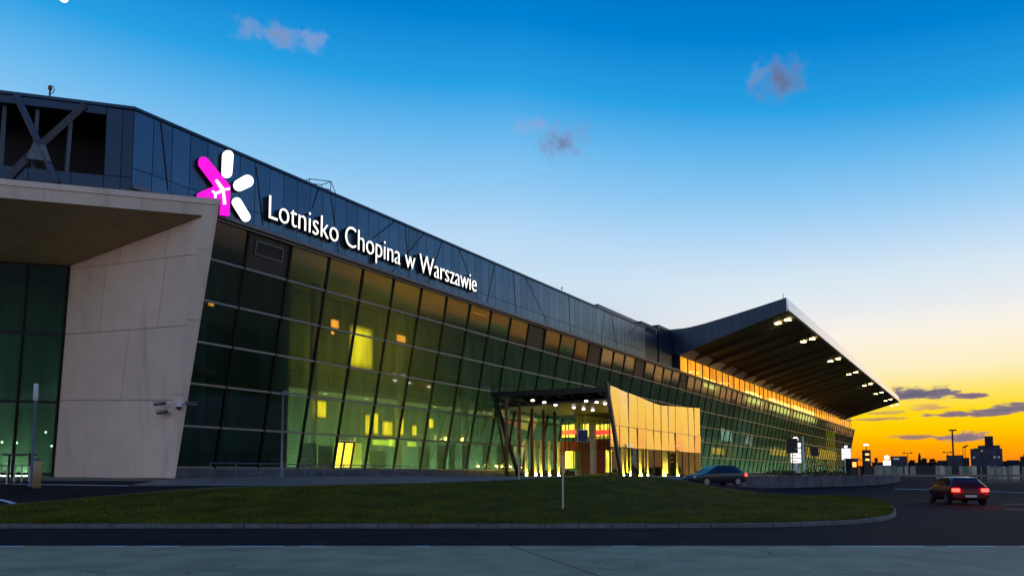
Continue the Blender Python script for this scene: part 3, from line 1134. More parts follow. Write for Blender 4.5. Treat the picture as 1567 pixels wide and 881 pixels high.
part('lobby_wall', MB().slab([inn[0], inn[1], inn[2], inn[3]], .1), M['hallwall'], P)
part('lobby_floor', MB().slab([BLb + Vector((0, 0, .02)), Brb + Vector((0, 0, .02)), inn[1] + Vector((0, 0, .02)), inn[0] + Vector((0, 0, .02))], .1), M['hallfloor'], P)
part('lobby_ceiling', MB().slab([inn[3], inn[2], Br, BLt], .1), M['dark'], P)
part('lobby_side', MB().slab([Brb, inn[1], inn[2], Br], .1), M['hallwall'], P)
for (x, y) in ((3, 676), (26, 677), (51, 679), (70, 661), (79, 682)):
    p = toL(pPl(x, y, PB - nw * 1.6, npl))
    part('lobby_lamp', MB().lathe([(.02, -.07), (.06, -.03), (.06, .03), (.02, .07)], 8, p), M['lampw'], P)
p = toL(toW(Brb) - nw * 4 - aw * 4)
part('lobby_uplighter', MB().box(p.x - 1.5, p.x + 1.5, p.y - .1, p.y + .1, GL + .05, GL + .2), M['uplight'], P)

# ---- glazed entrance pavilion in front of the facade
V = empty('entrance_pavilion', parent=T)
VX, VY = 21.5, -10.9
gtop = lambda x: 9.4 - (x - 22.0) * (9.4 - 8.55) / 11.0 if x < 33 else 8.55 + (x - 33) * .055
x0, x1 = 22.05, 44.9
ncol = 12
JZ = 5.95
part('canopy_slab', MB().box(VX, x1 - .1, VY + .15, 1.2, 8.0, 8.2), M['black'], V)
part('canopy_edge', MB().hexa([(VX - .02, VY - .05, 8.75), (VX - .02, 1.6, 9.1), (VX + .28, 1.6, 9.1), (VX + .28, VY - .05, 8.75)],
                              [(VX - .02, VY - .05, 9.2), (VX - .02, 1.6, 9.62), (VX + .28, 1.6, 9.62), (VX + .28, VY - .05, 9.2)]), M['black'], V)
part('canopy_roof', MB().hexa([(VX + .3, VY + .1, 9.15), (32, VY + .1, 8.3), (32, 1.2, 8.6), (VX + .3, 1.5, 9.4)], [(VX + .3, VY + .1, 9.25), (32, VY + .1, 8.4), (32, 1.2, 8.7), (VX + .3, 1.5, 9.5)]), M['black'], V)
for i in range(9):                                # open lattice below the canopy
    y = 1.0 - i * 1.38
    part('canopy_slat', MB().beam((VX + .3, y, 8.75 - .01 * i), (31.5, y, 8.15), .10, .22), M['beamdark'], V)
for i in range(8):
    xx = VX + 1 + i * 1.3
    zz = 8.98 - i * .085
    part('canopy_batten', MB().beam((xx, 1.2, zz), (xx, VY + .2, zz), .08, .06), M['soffit'], V)
for i in range(ncol):
    a, b = x0 + (x1 - x0) * i / ncol + .03, x0 + (x1 - x0) * (i + 1) / ncol - .03
    for (za, zb, zc) in ((4.05, JZ - .02, JZ - .02), (JZ + .02, gtop(b), gtop(a))):
        da, db = PR.uniform(-.06, .05), PR.uniform(-.02, .02)
        part('gold_pane', MB().slab([(a, VY, za), (b, VY + db, za), (b, VY + db + da, zb), (a, VY + da, zc)], .04), M['gold2'], V)
    part('base_pane', MB().box(a, b, VY, VY + .04, GL + .05, 3.98), M['base'], V)
    part('base_mullion', MB().box(a - .1, a, VY - .05, VY + .1, GL, 4.0), M['mull'], V)
    part('gold_mullion', MB().box(a - .05, a - .01, VY - .02, VY + .1, 4.05, gtop(a) - .02), M['trim'], V)
part('base_rail', MB().box(x0, x1, VY - .06, VY + .1, 3.98, 4.05), M['mull'], V)
part('joint_rail', MB().box(x0, x1, VY - .012, VY + .04, JZ - .02, JZ + .02), M['trim'], V)
part('pavilion_roof', MB().box(31.9, x1, VY + .1, 1.0, 8.25, 8.4), M['black'], V)
part('pavilion_end', MB().box(x1 - .1, x1, VY + .1, .8, GL, 8.2), M['mull'], V)
part('pavilion_floor', MB().box(VX, x1, VY - .3, 1.0, GL - .1, GL + .02), M['hallfloor'], V)
part('pavilion_back', MB().box(31.5, x1 - .2, -2.2, -2.0, GL, 8.1), M['hallwall'], V)
# raking legs of the open end
for (p, q) in (((752, 590), (790, 716)), ((928, 584), (950, 724))):
    a, b = pX(*p, VX), pX(*q, VX)
    b = lerp(a, b, (a.z - GL) / (a.z - b.z))
    part('raking_leg', MB().beam(a, b, .26, .34, up=(1, 0, 0)), M['black'], V)
a, b = pX(752, 592, VX), pX(776, 716, VX)
part('raking_leg', MB().beam(a, lerp(a, b, (a.z - GL) / (a.z - b.z)), .14, .14, up=(1, 0, 0)), M['black'], V)
for x in (775, 795, 814, 832, 849):
    p = pY(x, 718, -1.6)
    part('post', MB().tube((p.x, -1.6, GL), (p.x, -1.6, 8.4), .14, n=10), M['red'], V, smooth=True)
# light strips glowing between the posts and behind the gold wall
for x in (794, 806, 820, 828, 841, 855):
    p = pY(x, 705, .6)
    part('wall_strip', MB().box(p.x - .2, p.x + .2, .6, .7, GL + .02, 5.2), M['strip'], V)
    part('uplighter', MB().box(p.x - .18, p.x + .18, .42, .52, GL + .03, GL + .12), M['foot'], V)
    part('lamp_trough', MB().box(p.x - .3, p.x + .3, .2, .3, GL + .02, GL + .34), M['black'], V)
for x, h, wd in ((953, 3.6, .3), (963, 5.2, .42), (980, 3.4, .3), (990, 5.0, .36), (1018, 6.2, .75), (1036, 3.6, .3), (1050, 3.2, .25), (1062, 3.2, .25)):
    p = pY(x, 705, VY + 2.0)
    part('wall_strip', MB().box(p.x - wd, p.x + wd, VY + 2.0, VY + 2.12, GL + .02, h + 1.0), M['strip'], V)
    part('uplighter', MB().box(p.x - wd, p.x + wd, VY + 1.78, VY + 1.9, GL + .03, GL + .12), M['foot'], V)
    part('lamp_trough', MB().box(p.x - wd - .1, p.x + wd + .1, VY + 1.5, VY + 1.62, GL + .02, GL + .34), M['black'], V)
# door wall facing the open end
DX = 31.3


def onD(name, x0_, y0_, x1_, y1_, mat, dX=0.0, th=.12):
    a, b = pX(x0_, y1_, DX - dX), pX(x1_, y0_, DX - dX)
    return part(name, MB().box(DX - dX, DX - dX + th, b.y, a.y, max(a.z, GL), b.z), mat, V)


onD('door_wall', 858, 672, 950, 690, M['red'])
onD('door_wall', 858, 688, 864, 724, M['red'])
onD('door_wall', 889, 688, 908, 724, M['red'], dX=.02)
onD('door_wall', 909, 688, 926, 724, M['red'], dX=.02)
onD('door_transom', 858, 642, 950, 646, M['mull'])
onD('transom_pane', 860, 646, 878, 672, M['clear'], th=.03)
onD('transom_pane', 882, 646, 899, 672, M['clear'], th=.03)
onD('transom_pane', 912, 646, 940, 672, M['clear'], th=.03)
for x in (865, 870, 886, 891, 895, 918, 924, 930):
    onD('door_mullion', x - .4, 646, x + .4, 690, M['mull'], dX=.03, th=.08)
onD('door_rail', 860, 668, 942, 669.3, M['mull'], dX=.03, th=.08)
onD('red_sign', 860, 657, 881, 665, M['redsign'], dX=.2)
onD('red_sign', 912, 657, 938, 665, M['redsign'], dX=.2)
onD('door_leaf', 865, 689, 876, 718, M['clear'], th=.04)
onD('door_leaf', 877, 689, 888, 718, M['clear'], th=.04)
onD('door_leaf', 927, 689, 935, 720, M['clear'], th=.04)
onD('blue_door', 936, 690, 944, 722, M['blue'], dX=.05)
onD('white_column', 903, 650, 909, 724, M['white'], dX=.6, th=.5)
for (a, b, y0_, y1_) in ((864, 876, 686, 716), (879, 888, 690, 716), (926, 936, 688, 722), (860, 900, 648, 670), (912, 940, 648, 670)):
    p, q2 = pX(a, y1_, DX + 1.5), pX(b, y0_, DX + 1.5)
    part('door_light', MB().box(DX + 1.5, DX + 1.6, q2.y, p.y, max(GL, p.z), q2.z), M['doorin'], V)
for (x, y) in ((815, 614), (833, 617), (850, 621), (897, 615), (913, 617), (926, 619), (878, 625), (893, 627), (907, 629)):
    r_ = rl(x, y)
    t = (7.75 - CL.z) / r_.z
    p = CL + r_ * t
    p.x = min(p.x, DX - .5)
    part('downlight', MB().lathe([(.12, 7.78), (.14, 7.83), (.14, 7.9)], 10, (p.x, p.y, 0)), M['lampw'], V)

# ------------------------------------------------------------------ illuminated lettering
SY = -.75                                         # letters stand proud of the fascia


def thing_on_facade(name, L, label, cat, group=None):
    o = empty(name, toW(L), math.pi / 2 - TH)
    return tag(o, label, cat, group)


def text_mesh(body):
    cu = bpy.data.curves.new('t', 'FONT')
    cu.body = body
    cu.size = 1
    cu.resolution_u = 4
    cu.offset = -.014
    o = bpy.data.objects.new('t', cu)
    col.objects.link(o)
    bpy.context.view_layer.update()
    me = bpy.data.meshes.new_from_object(o)
    col.objects.unlink(o)
    bpy.data.objects.remove(o)
    return me


def solid_letter(ch, depth):
    """front face, sides and back of one character as two meshes"""
    cu = bpy.data.curves.new('t', 'FONT')
    cu.body = ch
    cu.size = 1
    cu.resolution_u = 4
    cu.offset = -.014
    cu.extrude = depth / 2
    o = bpy.data.objects.new('t', cu)
    col.objects.link(o)
    bpy.context.view_layer.update()
    me = bpy.data.meshes.new_from_object(o)
    col.objects.unlink(o)
    bpy.data.objects.remove(o)
    return me


TEXT = 'Lotnisko Chopina w Warszawie'
a, b = pY(411.5, 334.5, SY), pY(729, 446.5, SY)
base_z = (a.z + b.z) / 2
capL = pY(414, 300, SY).z - pY(411.5, 334.5, SY).z
tot = text_mesh(TEXT)
wtot = max(v.co.x for v in tot.vertices) - min(v.co.x for v in tot.vertices)
hL = max(v.co.y for v in text_mesh('L').vertices)
kx, kz = (b.x - a.x) / wtot, capL / hL
sign = thing_on_facade('lettering_sign', (a.x, SY, base_z),
                       'row of glowing white letters spelling the airport name on the dark fascia', 'sign')
min0 = min(v.co.x for v in tot.vertices)
for i, ch in enumerate(TEXT):
    if ch == ' ':
        continue
    pre = text_mesh(TEXT[:i + 1])
    one = text_mesh(ch)
    offx = max(v.co.x for v in pre.vertices) - max(v.co.x for v in one.vertices) - min0
    for (dep, y, mt, nm) in ((.05, 0.0, M['letter'], 'letter'), (.36, .21, M['black'], 'letter_case')):
        me = solid_letter(ch, 1.0)
        for v in me.vertices:
            x, yy, zz = v.co
            grow = 1.0
            v.co = ((x + offx) * kx, y + (-dep / 2 if zz > 0 else dep / 2), yy * kz)
        me.name = nm
        me.materials.clear()
        me.materials.append(mt)
        o = bpy.data.objects.new(nm, me)
        col.objects.link(o)
        if nm == 'letter':
            o.parent = sign
            face = o
        else:
            o.parent = face

# ------------------------------------------------------------------ logo: white petals and a magenta arrow of petals with an aircraft
LOGO_Y = -.62
c0 = pY(352, 290, LOGO_Y)
logo = thing_on_facade('logo_sign', (c0.x, LOGO_Y, c0.z), 'glowing emblem of white petals and magenta petals with a small white aircraft', 'sign')


def logo_poly(px, name, mat, parent, out=0.0, th=.22):
    pts = [pY(x, y, LOGO_Y) - c0 for x, y in px]
    m2 = MB().hexa([(p.x, -out, p.z) for p in pts], [(p.x, -out + .05, p.z) for p in pts])
    o = m2.ob(name, mat, parent)
    cs = MB().hexa([(p.x * 1.0, -out + .05, p.z) for p in pts], [(p.x, -out + .05 + th, p.z) for p in pts]).ob(name + '_case', M['black'], o)
    return o


def capsule(p, q, r0, r1=None, n=9, sx=1.0):
    """outline in photo pixels of a rounded bar from p to q"""
    r1 = r1 or r0
    p, q = Vector(p), Vector(q)
    d_ = (q - p).normalized()
    ang = math.atan2(d_.y, d_.x)
    out = []
    for i in range(n + 1):
        t = ang - math.pi / 2 + math.pi * i / n
        out.append((q.x + r1 * math.cos(t), q.y + r1 * math.sin(t)))
    for i in range(n + 1):
        t = ang + math.pi / 2 + math.pi * i / n
        out.append((p.x + r0 * math.cos(t), p.y + r0 * math.sin(t)))
    return out


L = lambda X, Y: (290 + X * 140 / 949, 220 + Y * 130 / 881)   # crop pixels of the emblem -> photo pixels
logo_poly([L(*p) for p in capsule((400, 125), (390, 302), 58, 54)], 'petal', M['petal'], logo)
logo_poly([L(*p) for p in capsule((600, 388), (520, 430), 66, 62)], 'petal', M['petal'], logo)
logo_poly([L(*p) for p in capsule((492, 606), (586, 760), 50, 48)], 'petal', M['petal'], logo)
arm = [L(*p) for p in capsule((150, 190), (340, 400), 56, 60)]
logo_poly([L(105, 150), L(125, 135), L(160, 135), L(190, 152), L(425, 440), L(418, 740), L(400, 752), L(330, 740), L(312, 740), L(330, 575),
           L(75, 548), L(82, 520), L(110, 500), L(255, 440), L(95, 225), L(93, 185)], 'magenta_petal', M['magenta'], logo)
for (u, v, wd) in (((272, 378), (345, 480), 16), ((345, 470), (362, 628), 13), ((352, 478), (412, 466), 12), ((262, 520), (352, 482), 17), ((235, 490), (268, 522), 9), ((266, 520), (264, 562), 9)):
    d_ = (Vector(v) - Vector(u)).normalized()
    n_ = Vector((-d_.y, d_.x)) * wd
    pts = [Vector(u) + n_ * .6, Vector(v) + n_, Vector(v) - n_, Vector(u) - n_ * .6]
    pl = [pY(*L(*p), LOGO_Y) - c0 for p in pts]
    MB().hexa([(p.x, -.07 - wd * .0006, p.z) for p in pl], [(p.x, -.002, p.z) for p in pl]).ob('aircraft', M['petal'], logo)

# ------------------------------------------------------------------ things on the roof
o = thing_on_facade('roof_hatch_railing', (-1.4, .6, 21.6), 'thin steel guard frame standing on the roof edge above the lettering', 'railing')
mb = MB()
for (a, b) in (((0, 0, 0), (0, 0, .75)), ((1.9, 0, 0), (1.9, 0, 1.25)), ((0, 0, .75), (1.9, 0, 1.25)), ((1.9, 0, 1.25), (2.7, 0, 0)), ((0, 0, .35), (1.9, 0, .6)),
               ((0, 1, 0), (0, 1, .75)), ((1.9, 1, 0), (1.9, 1, 1.25)), ((0, 1, .75), (1.9, 1, 1.25)), ((0, 0, .75), (0, 1, .75)), ((1.9, 0, 1.25), (1.9, 1, 1.25))):
    mb.tube(a, b, .03, n=6)
mb.ob('rail', M['steel'], o)
o = thing_on_facade('lightning_rod', (32.7, .2, 21.6), 'short rod on the roof edge right of the lettering', 'rod')
MB().tube((0, 0, 0), (0, 0, .6), .03, n=6).ob('rod', M['black'], o)
MB().lathe([(.02, .55), (.09, .6), (.09, .7), (.02, .75)], 8).ob('tip', M['black'], o)
p = pX(1200, 455, PX0 + .3)
o = thing_on_facade('lightning_rod', (PX0 + .4, -15.2, 26.1), 'thin rod on the highest corner of the upswept roof', 'rod')
MB().tube((0, 0, 0), (0, 0, .9), .035, n=6).ob('rod', M['black'], o)
MB().lathe([(.05, 0), (.12, 0), (.12, .1), (.05, .12)], 8).ob('base', M['black'], o)
bp = W0 - aw * 4.15 + Vector((0, 0, 21.6)) - nw * .2
o = empty('warning_beacon', bp)
tag(o, 'small red warning beacon with curved cable on a post above the open steel bay', 'beacon')
MB().tube((0, 0, 0), (0, 0, .5), .05, n=8).ob('post', M['steel'], o)
MB().lathe([(.07, .48), (.1, .52), (.1, .66), (.06, .72)], 10).ob('lamp', M['red'], o)
mb = MB()
pv = None
for i in range(9):
    t = -math.pi / 2 + math.pi * i / 8
    q = Vector((.05 + .18 * math.cos(t), 0, .5 + .22 * math.sin(t)))
    if pv is not None:
        mb.tube(pv, q, .022, n=6)
    pv = q
mb.ob('cable', M['steel'], o)
for i, (xa, xb, h, lab) in enumerate(((55.5, 61, 1.35, 'long dark plant box on the roof between fascia and upswept canopy'), (61.6, 66.6, 1.95, 'taller dark plant box on the roof beside the canopy gable'))):
    o = thing_on_facade('rooftop_unit', (xa, .9, 21.5), lab, 'plant box', 'plant boxes on the terminal roof')
    MB().box(0, xb - xa, 0, 2.6, -4.28, h - .12).ob('casing', M['fascia2'], o)
    MB().box(-.06, xb - xa + .06, -.06, 2.66, h - .12, h).ob('lid', M['seam'], o)
    for q in range(6):
        MB().box(.3 + q * (xb - xa - .6) / 6, .3 + (q + .8) * (xb - xa - .6) / 6, -.03, -.002, .15, h - .3).ob('grille', M['seam'], o)

# ------------------------------------------------------------------ security cameras on the portal jamb


def on_portal(x, y, out):
    return pPl(x, y, TR + npl * out, npl)


def bullet_camera(pos, rz, label, tilt=-8):
    o = empty('security_camera', pos, rz)
    tag(o, label, 'camera', 'security cameras on the portal')
    MB().tube((0, .16, 0), (0, .04, 0), .05, n=8).ob('mount', M['black'], o)
    h = MB().tube((0, 0, 0), (.55, 0, math.tan(R(tilt)) * .55), .075, n=10).ob('housing', M['steel'], o)
    MB().box(-.05, .62, -.09, .09, .07, .10).ob('sun_shield', M['steel'], o)
    MB().tube((.53, 0, -.075), (.575, 0, -.082), .06, n=10).ob('lens', M['black'], h)


bullet_camera(on_portal(253, 617, .16), R(195), 'grey bullet security camera pointing left on the beige portal jamb')
bullet_camera(on_portal(256, 630, .16), R(180), 'small lower bullet security camera on the beige portal jamb')
bullet_camera(on_portal(285, 617, .1), R(10), 'bullet security camera pointing right from the portal edge over the glass')
o = empty('security_camera', on_portal(274, 622, .2), R(15))
tag(o, 'white dome security camera with black dome on the portal jamb', 'camera', 'security cameras on the portal')
MB().lathe([(.03, .28), (.13, .22), (.15, .02), (.15, 0)], 12).ob('housing', M['white'], o)
MB().lathe([(.14, 0), (.13, -.08), (.08, -.15), (.02, -.17)], 12).ob('dome', M['black'], o)
MB().box(-.05, .05, .0, .25, .14, .22).ob('bracket', M['white'], o)

# ------------------------------------------------------------------ street furniture


def gz(x, y):
    return tz(x, y)


def place(px, D, z=None):
    p = wD(px, 700, D)
    return Vector((p.x, p.y, tz(p.x, p.y) if z is None else z))


def lamp_post(px, D, toppx, label, group=None):
    b = place(px, D, GL + .02)
    h = (725.7 - toppx) / FPX * D + CAM_H - b.z
    o = empty('street_lamp', b)
    tag(o, label, 'street lamp', group)
    MB().lathe([(.14, 0), (.14, .05), (.09, .1), (.09, .9), (.065, 1.0), (.05, h - .1)], 10).ob('pole', M['post'], o, smooth=True)
    hd = MB().lathe([(.06, h - .12), (.12, h - .08), (.24, h + .02), (.22, h + .12), (.08, h + .2)], 12, (.14, 0, 0)).ob('lamp_head', M['post'], o, smooth=True)
    MB().lathe([(.2, h - .0), (.19, h - .035), (.1, h - .06)], 12, (.14, 0, 0)).ob('diffuser', M['white'], hd)
    MB().tube((0, 0, h - .1), (.14, 0, h - .04), .04, n=8).ob('arm', M['post'], o)
    return o


lamp_post(431, 40.5, 602, 'slim grey street lamp in front of the dark green glass near the portal')
# cylinder lamp in front of the portal glass
b = place(50, 33.5, tz(wD(50, 700, 33.5).x, 33.5) + .02)
h = (725.7 - 583) / FPX * 33.5 + CAM_H - b.z
o = empty('street_lamp', b)
tag(o, 'street lamp with tall translucent cylinder head in front of the portal glass', 'street lamp')
MB().lathe([(.15, 0), (.15, .06), (.07, .1), (.06, h - .95)], 10).ob('pole', M['post'], o, smooth=True)
MB().lathe([(.09, h - .95), (.11, h - .93), (.10, h - .1), (.02, h - .08)], 12).ob('lamp_cylinder', M['white'], o, smooth=True)
MB().lathe([(.02, h - .08), (.12, h - .06), (.12, h - .02), (.02, h)], 12).ob('cap', M['black'], o)
# guard rail along the foot of the glass
gr = thing_on_facade('guard_rail', (-8, 1.0, GL + .0), 'low steel guard rail along the foot of the dark glass beside the portal', 'railing')
MB().tube((0, 0, .86), (17.5, 0, .86), .035, n=8).ob('top_rail', M['trans'], gr)
MB().tube((0, 0, .45), (17.5, 0, .45), .025, n=8).ob('middle_rail', M['post'], gr)
for i in range(11):
    MB().tube((i * 1.75, 0, 0), (i * 1.75, 0, .86), .03, n=8).ob('post', M['post'], gr)
# railing with pale balusters at the left
b = place(0, 34.5)
o = empty('railing', (b.x - 1.2, b.y, b.z), R(10))
tag(o, 'short railing with pale upright bars at the left below the portal glass', 'railing')
MB().beam((0, 0, .98), (2.9, 0, .98), .06, .05).ob('top_rail', M['black'], o)
MB().beam((0, 0, .12), (2.9, 0, .12), .05, .04).ob('bottom_rail', M['black'], o)
for i in range(9):
    MB().box(.05 + i * .34, .10 + i * .34, -.03, .03, 0 if i % 4 == 0 else .14, .955).ob('baluster', M['pale'], o)
# litter bin and kiosk table at the left
b = place(58, 33)
o = empty('litter_bin', b)
tag(o, 'tall slim litter bin standing beside the cylinder lamp', 'bin')
MB().lathe([(.17, 0), (.17, 1.25), (.15, 1.3)], 12, (0, 0, .02)).ob('body', M['soffit'], o, smooth=True)
MB().lathe([(.19, 1.33), (.19, 1.38), (.05, 1.44)], 12).ob('lid', M['steel'], o)
b = place(30, 36.5)
o = empty('standing_table', b)
tag(o, 'dark standing table at the left in front of the portal glass', 'table')
MB().box(-.7, .7, -.3, .3, 1.35, 1.45).ob('table_top', M['black'], o)
for sx in (-.55, .55):
    MB().box(sx - .04, sx + .04, -.04, .04, 0, 1.35).ob('leg', M['black'], o)

# marker post in the grass
p = wD(861.5, 767, 25.6)
b = Vector((p.x, p.y, tz(p.x, p.y) + .1))
o = empty('marker_post', b)
tag(o, 'thin pale marker post standing alone in the grass', 'post')
MB().tube((0, 0, -.1), (0, 0, 2.02), .033, n=8).ob('rod', M['pale'], o)
MB().lathe([(.037, 2.02), (.037, 2.12), (.01, 2.14)], 8).ob('cap', M['orange'], o)
# second short post at the edge of the forecourt
p = place(794, 36)
o = empty('marker_post', p)
tag(o, 'thin pale marker post at the forecourt edge left of the pavilion', 'post')
MB().tube((0, 0, -.1), (0, 0, 1.3), .03, n=8).ob('rod', M['pale'], o)
MB().lathe([(.034, 1.3), (.034, 1.4), (.01, 1.42)], 8).ob('cap', M['pale'], o)
# traffic sign before the doors
p = place(892, 47)
o = empty('traffic_sign', p, R(10))
tag(o, 'square blue traffic sign on a dark pole before the pavilion doors', 'traffic sign')
MB().tube((0, .05, 0), (0, .05, 3.2), .04, n=8).ob('pole', M['black'], o)
MB().box(-.34, .34, -.02, .02, 2.45, 3.2).ob('sign_plate', M['blue'], o)
MB().box(-.38, .38, .021, .035, 2.41, 3.24).ob('sign_rim', M['white'], o)


def board(px, D, x0, x1, y0, y1, mat, label, group):
    z = GL
    b = place(px, D, z)
    k = D / FPX
    o = empty('sign_board', b, R(-6))
    tag(o, label, 'sign', group)
    w_, zt, zb = (x1 - x0) * k / 2, CAM_H + (725.7 - y0) * k - z, CAM_H + (725.7 - y1) * k - z
    MB().tube((0, .12, 0), (0, .12, zt - .1), .05, n=8).ob('pole', M['black'], o)
    MB().box(-w_, w_, -.05, .05, zb, zt).ob('board', mat, o)
    MB().box(-w_ - .04, w_ + .04, .051, .08, zb - .04, zt + .04).ob('board_frame', M['black'], o)
    return o


board(1213, 74, 1205.5, 1221, 671, 692, M['black'], 'large black sign board on a pole beside the white lit totem', 'boards on poles before the right half of the terminal')
board(1247, 84, 1241, 1252, 685, 697, M['black'], 'smaller black sign board on a pole between the two white lit totems', 'boards on poles before the right half of the terminal')


def totem(px, D, x0, x1, y0, y1, label):
    b = place(px, D, GL)
    k = D / FPX
    o = empty('lit_totem', b, R(-8))
    tag(o, label, 'totem', 'white lit totems before the right half of the terminal')
    w_, zt, zb = (x1 - x0) * k / 2, CAM_H + (725.7 - y0) * k - GL, CAM_H + (725.7 - y1) * k - GL
    MB().box(-w_ * .4, w_ * .4, -.1, .1, 0, zb).ob('base', M['white'], o)
    hh = (zt - zb)
    for q in range(4):
        MB().box(-w_, w_, -.14, .14, zb + hh * q * .2 + .02, zb + hh * (q * .2 + .17)).ob('light_panel', M['whitesign'], o)
    MB().box(-w_ - .05, w_ + .05, .141, .2, zb, zb + hh * .8).ob('back_panel', M['black'], o)
    rd = hh * .095
    mb = MB().tube((0, -.12, zt - rd), (0, .12, zt - rd), rd, n=18)
    mb.ob('round_sign', M['whitesign'], o)
    MB().tube((0, -.125, zt - rd), (0, -.14, zt - rd), rd * .45, n=14).ob('round_mark', M['black'], o)
    for q, ww in enumerate((.7, .5, .62, .4)):
        MB().box(-w_ * .8, w_ * (ww * 1.6 - .8), -.152, -.141, zb + hh * q * .2 + hh * .06, zb + hh * q * .2 + hh * .10).ob('print_line', M['post'], o)
    MB().tube((0, 0, zb + hh * .76), (0, 0, zt - rd * 1.8), .06, n=8).ob('neck', M['white'], o)
    return o


totem(1218, 75, 1211, 1225, 668, 708, 'white lit totem with round top sign beside a white pole')
totem(1295, 100, 1288, 1300, 681, 703, 'farther white lit totem near the corner of the terminal')
b = place(1229.5, 73, GL)
o = empty('white_mast', b)
tag(o, 'white mast with a short arm next to the nearer lit totem', 'mast')
MB().lathe([(.2, 0), (.2, .1), (.1, .2), (.08, 4.2)], 10).ob('pole', M['white'], o, smooth=True)
MB().beam((-.85, 0, 2.9), (0, 0, 2.95), .08, .08).ob('arm', M['white'], o)
MB().lathe([(.3, -.02), (.3, .06), (.2, .1)], 12).ob('foot', M['white'], o)

# low clipped bushes along the forecourt on the right
rb = random.Random(5)
mleaf = pmat('bush_leaf', (.07, .085, .02), .7, var=.4, scale=3)


def bush(px, D, w_, h, label):
    b = place(px, D, GL)
    o = empty('bush', b)
    tag(o, label, 'bush', 'clipped bushes along the forecourt')
    mb = MB()
    for _ in range(420):
        u, v = rb.uniform(0, 6.28), rb.random() ** .5
        x, y = w_ * v * math.cos(u), .45 * v * math.sin(u)
        z = h * (1 - v * v * .8) * rb.uniform(.35, 1.0)
        s_ = rb.uniform(.05, .11)
        n_ = Vector((rb.gauss(0, 1), rb.gauss(0, 1), rb.gauss(.6, 1))).normalized()
        a = n_.orthogonal().normalized() * s_
        c_ = n_.cross(a).normalized() * s_ * .6
        p = Vector((x, y, z))
        k = len(mb.v)
        mb.v += [tuple(p - a), tuple(p + c_), tuple(p + a), tuple(p - c_)]
        mb.f.append((k, k + 1, k + 2, k + 3))
    mb.ob('foliage', mleaf, o)
    st = MB()
    for _ in range(5):
        st.tube((0, 0, 0), (rb.uniform(-.5, .5) * w_, rb.uniform(-.2, .2), h * .7), .02, .008, n=5)
    st.ob('stem', M['soffit'], o)


for px, D, w_, h, lab in ((1190, 66, 1.5, .75, 'leftmost clipped bush behind the retaining wall'), (1208, 67, 1.1, .6, 'second clipped bush from the left below the black board'),
                          (1240, 69, 1.4, .65, 'clipped bush right of the white mast'), (1262, 70, 1.3, .6, 'clipped bush below the terminal between the two boards'),
                          (1284, 72, 1.4, .6, 'rightmost clipped bush near the far totem')):
    bush(px, D, w_, h, lab)

# dark parking tower sign and barrier at the corner of the terminal
b = place(1326, 92, GL)
o = empty('parking_totem', b)
tag(o, 'dark tower sign with a glowing lamp above it at the terminal corner', 'totem')
k = 92 / FPX
MB().box(-.48, .48, -.2, .2, 0, 3.45).ob('body', M['black'], o)
for z in (2.05, 2.75):
    MB().box(-.25, .25, -.215, -.201, z, z + .22).ob('display', M['orangesign'], o)
MB().tube((0, 0, 3.45), (0, 0, 4.0), .05, n=8).ob('stalk', M['black'], o)
MB().lathe([(.1, 4.0), (.34, 4.05), (.34, 4.2), (.1, 4.3)], 12).ob('lamp', M['whitesign'], o)
b = place(1312, 80, GL)
o = empty('parking_barrier', b)
tag(o, 'orange and dark parking barrier post with a raised kinked arm', 'barrier')
MB().box(-.18, .18, -.18, .18, 0, 1.05).ob('cabinet', M['orange'], o)
MB().beam((0, 0, 1.0), (-.55, 0, 2.0), .1, .1).ob('arm', M['black'], o)
MB().beam((-.55, 0, 2.0), (1.9, 0, 1.55), .07, .09).ob('boom', M['orange'], o)
b = place(1305, 78, GL)
o = empty('parking_hut', (b.x, b.y, GL))
tag(o, 'small dark hut with lit window next to the parking barrier', 'hut')
MB().box(-.25, .55, 0, 1.2, 0, 1.9).ob('wall', M['black'], o)
MB().box(-.35, .7, -.15, 1.35, 1.9, 2.0).ob('roof', M['steel'], o)
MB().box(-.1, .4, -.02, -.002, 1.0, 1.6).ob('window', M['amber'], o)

# ------------------------------------------------------------------ fence of upright panels along the road at right
fa, fb = Vector((47, 93)), Vector((98, 104))
fo = (fa.x, fa.y, tz(48, 93))
fence = empty('panel_fence', fo)
tag(fence, 'long fence of uneven grey green upright panels at the right edge', 'fence')
fm = [pmat('fence_panel_%s' % n_, c_, .8, var=.2, scale=2) for n_, c_ in (('grey', (.34, .33, .27)), ('green', (.17, .24, .14)), ('dark', (.03, .035, .035)), ('pale', (.6, .56, .42)))]
rf = random.Random(9)
L_ = (fb - fa).length
d_ = (fb - fa).normalized()
s_ = 0
while s_ < L_:
    wd = rf.choice((.25, .4, .6, .9, 1.2))
    m_ = rf.choice((0, 0, 1, 1, 2, 2, 3))
    hgt = rf.uniform(1.95, 2.2)
    p, q = fa + d_ * (s_ + .02), fa + d_ * (s_ + wd - .02)
    n_ = Vector((-d_.y, d_.x)) * .08
    o_ = rf.uniform(0, .12)
    pts = [(p.x + n_.x + o_ * n_.x, p.y + n_.y * (1 + o_)), (q.x, q.y), (q.x + n_.x, q.y + n_.y), (p.x + n_.x, p.y + n_.y)]
    pts[0] = (p.x, p.y)
    MB().hexa([(x, y, fo[2] - .1) for x, y in pts], [(x, y, fo[2] + hgt) for x, y in pts]).ob('fence_panel', fm[m_], fence, off=fo)
    s_ += wd
MB().beam((fa.x - .1, fa.y - .15, fo[2] + .15), (fb.x, fb.y - .15, fo[2] + .15), .1, .12).ob('bottom_rail', M['trans'], fence, off=fo)
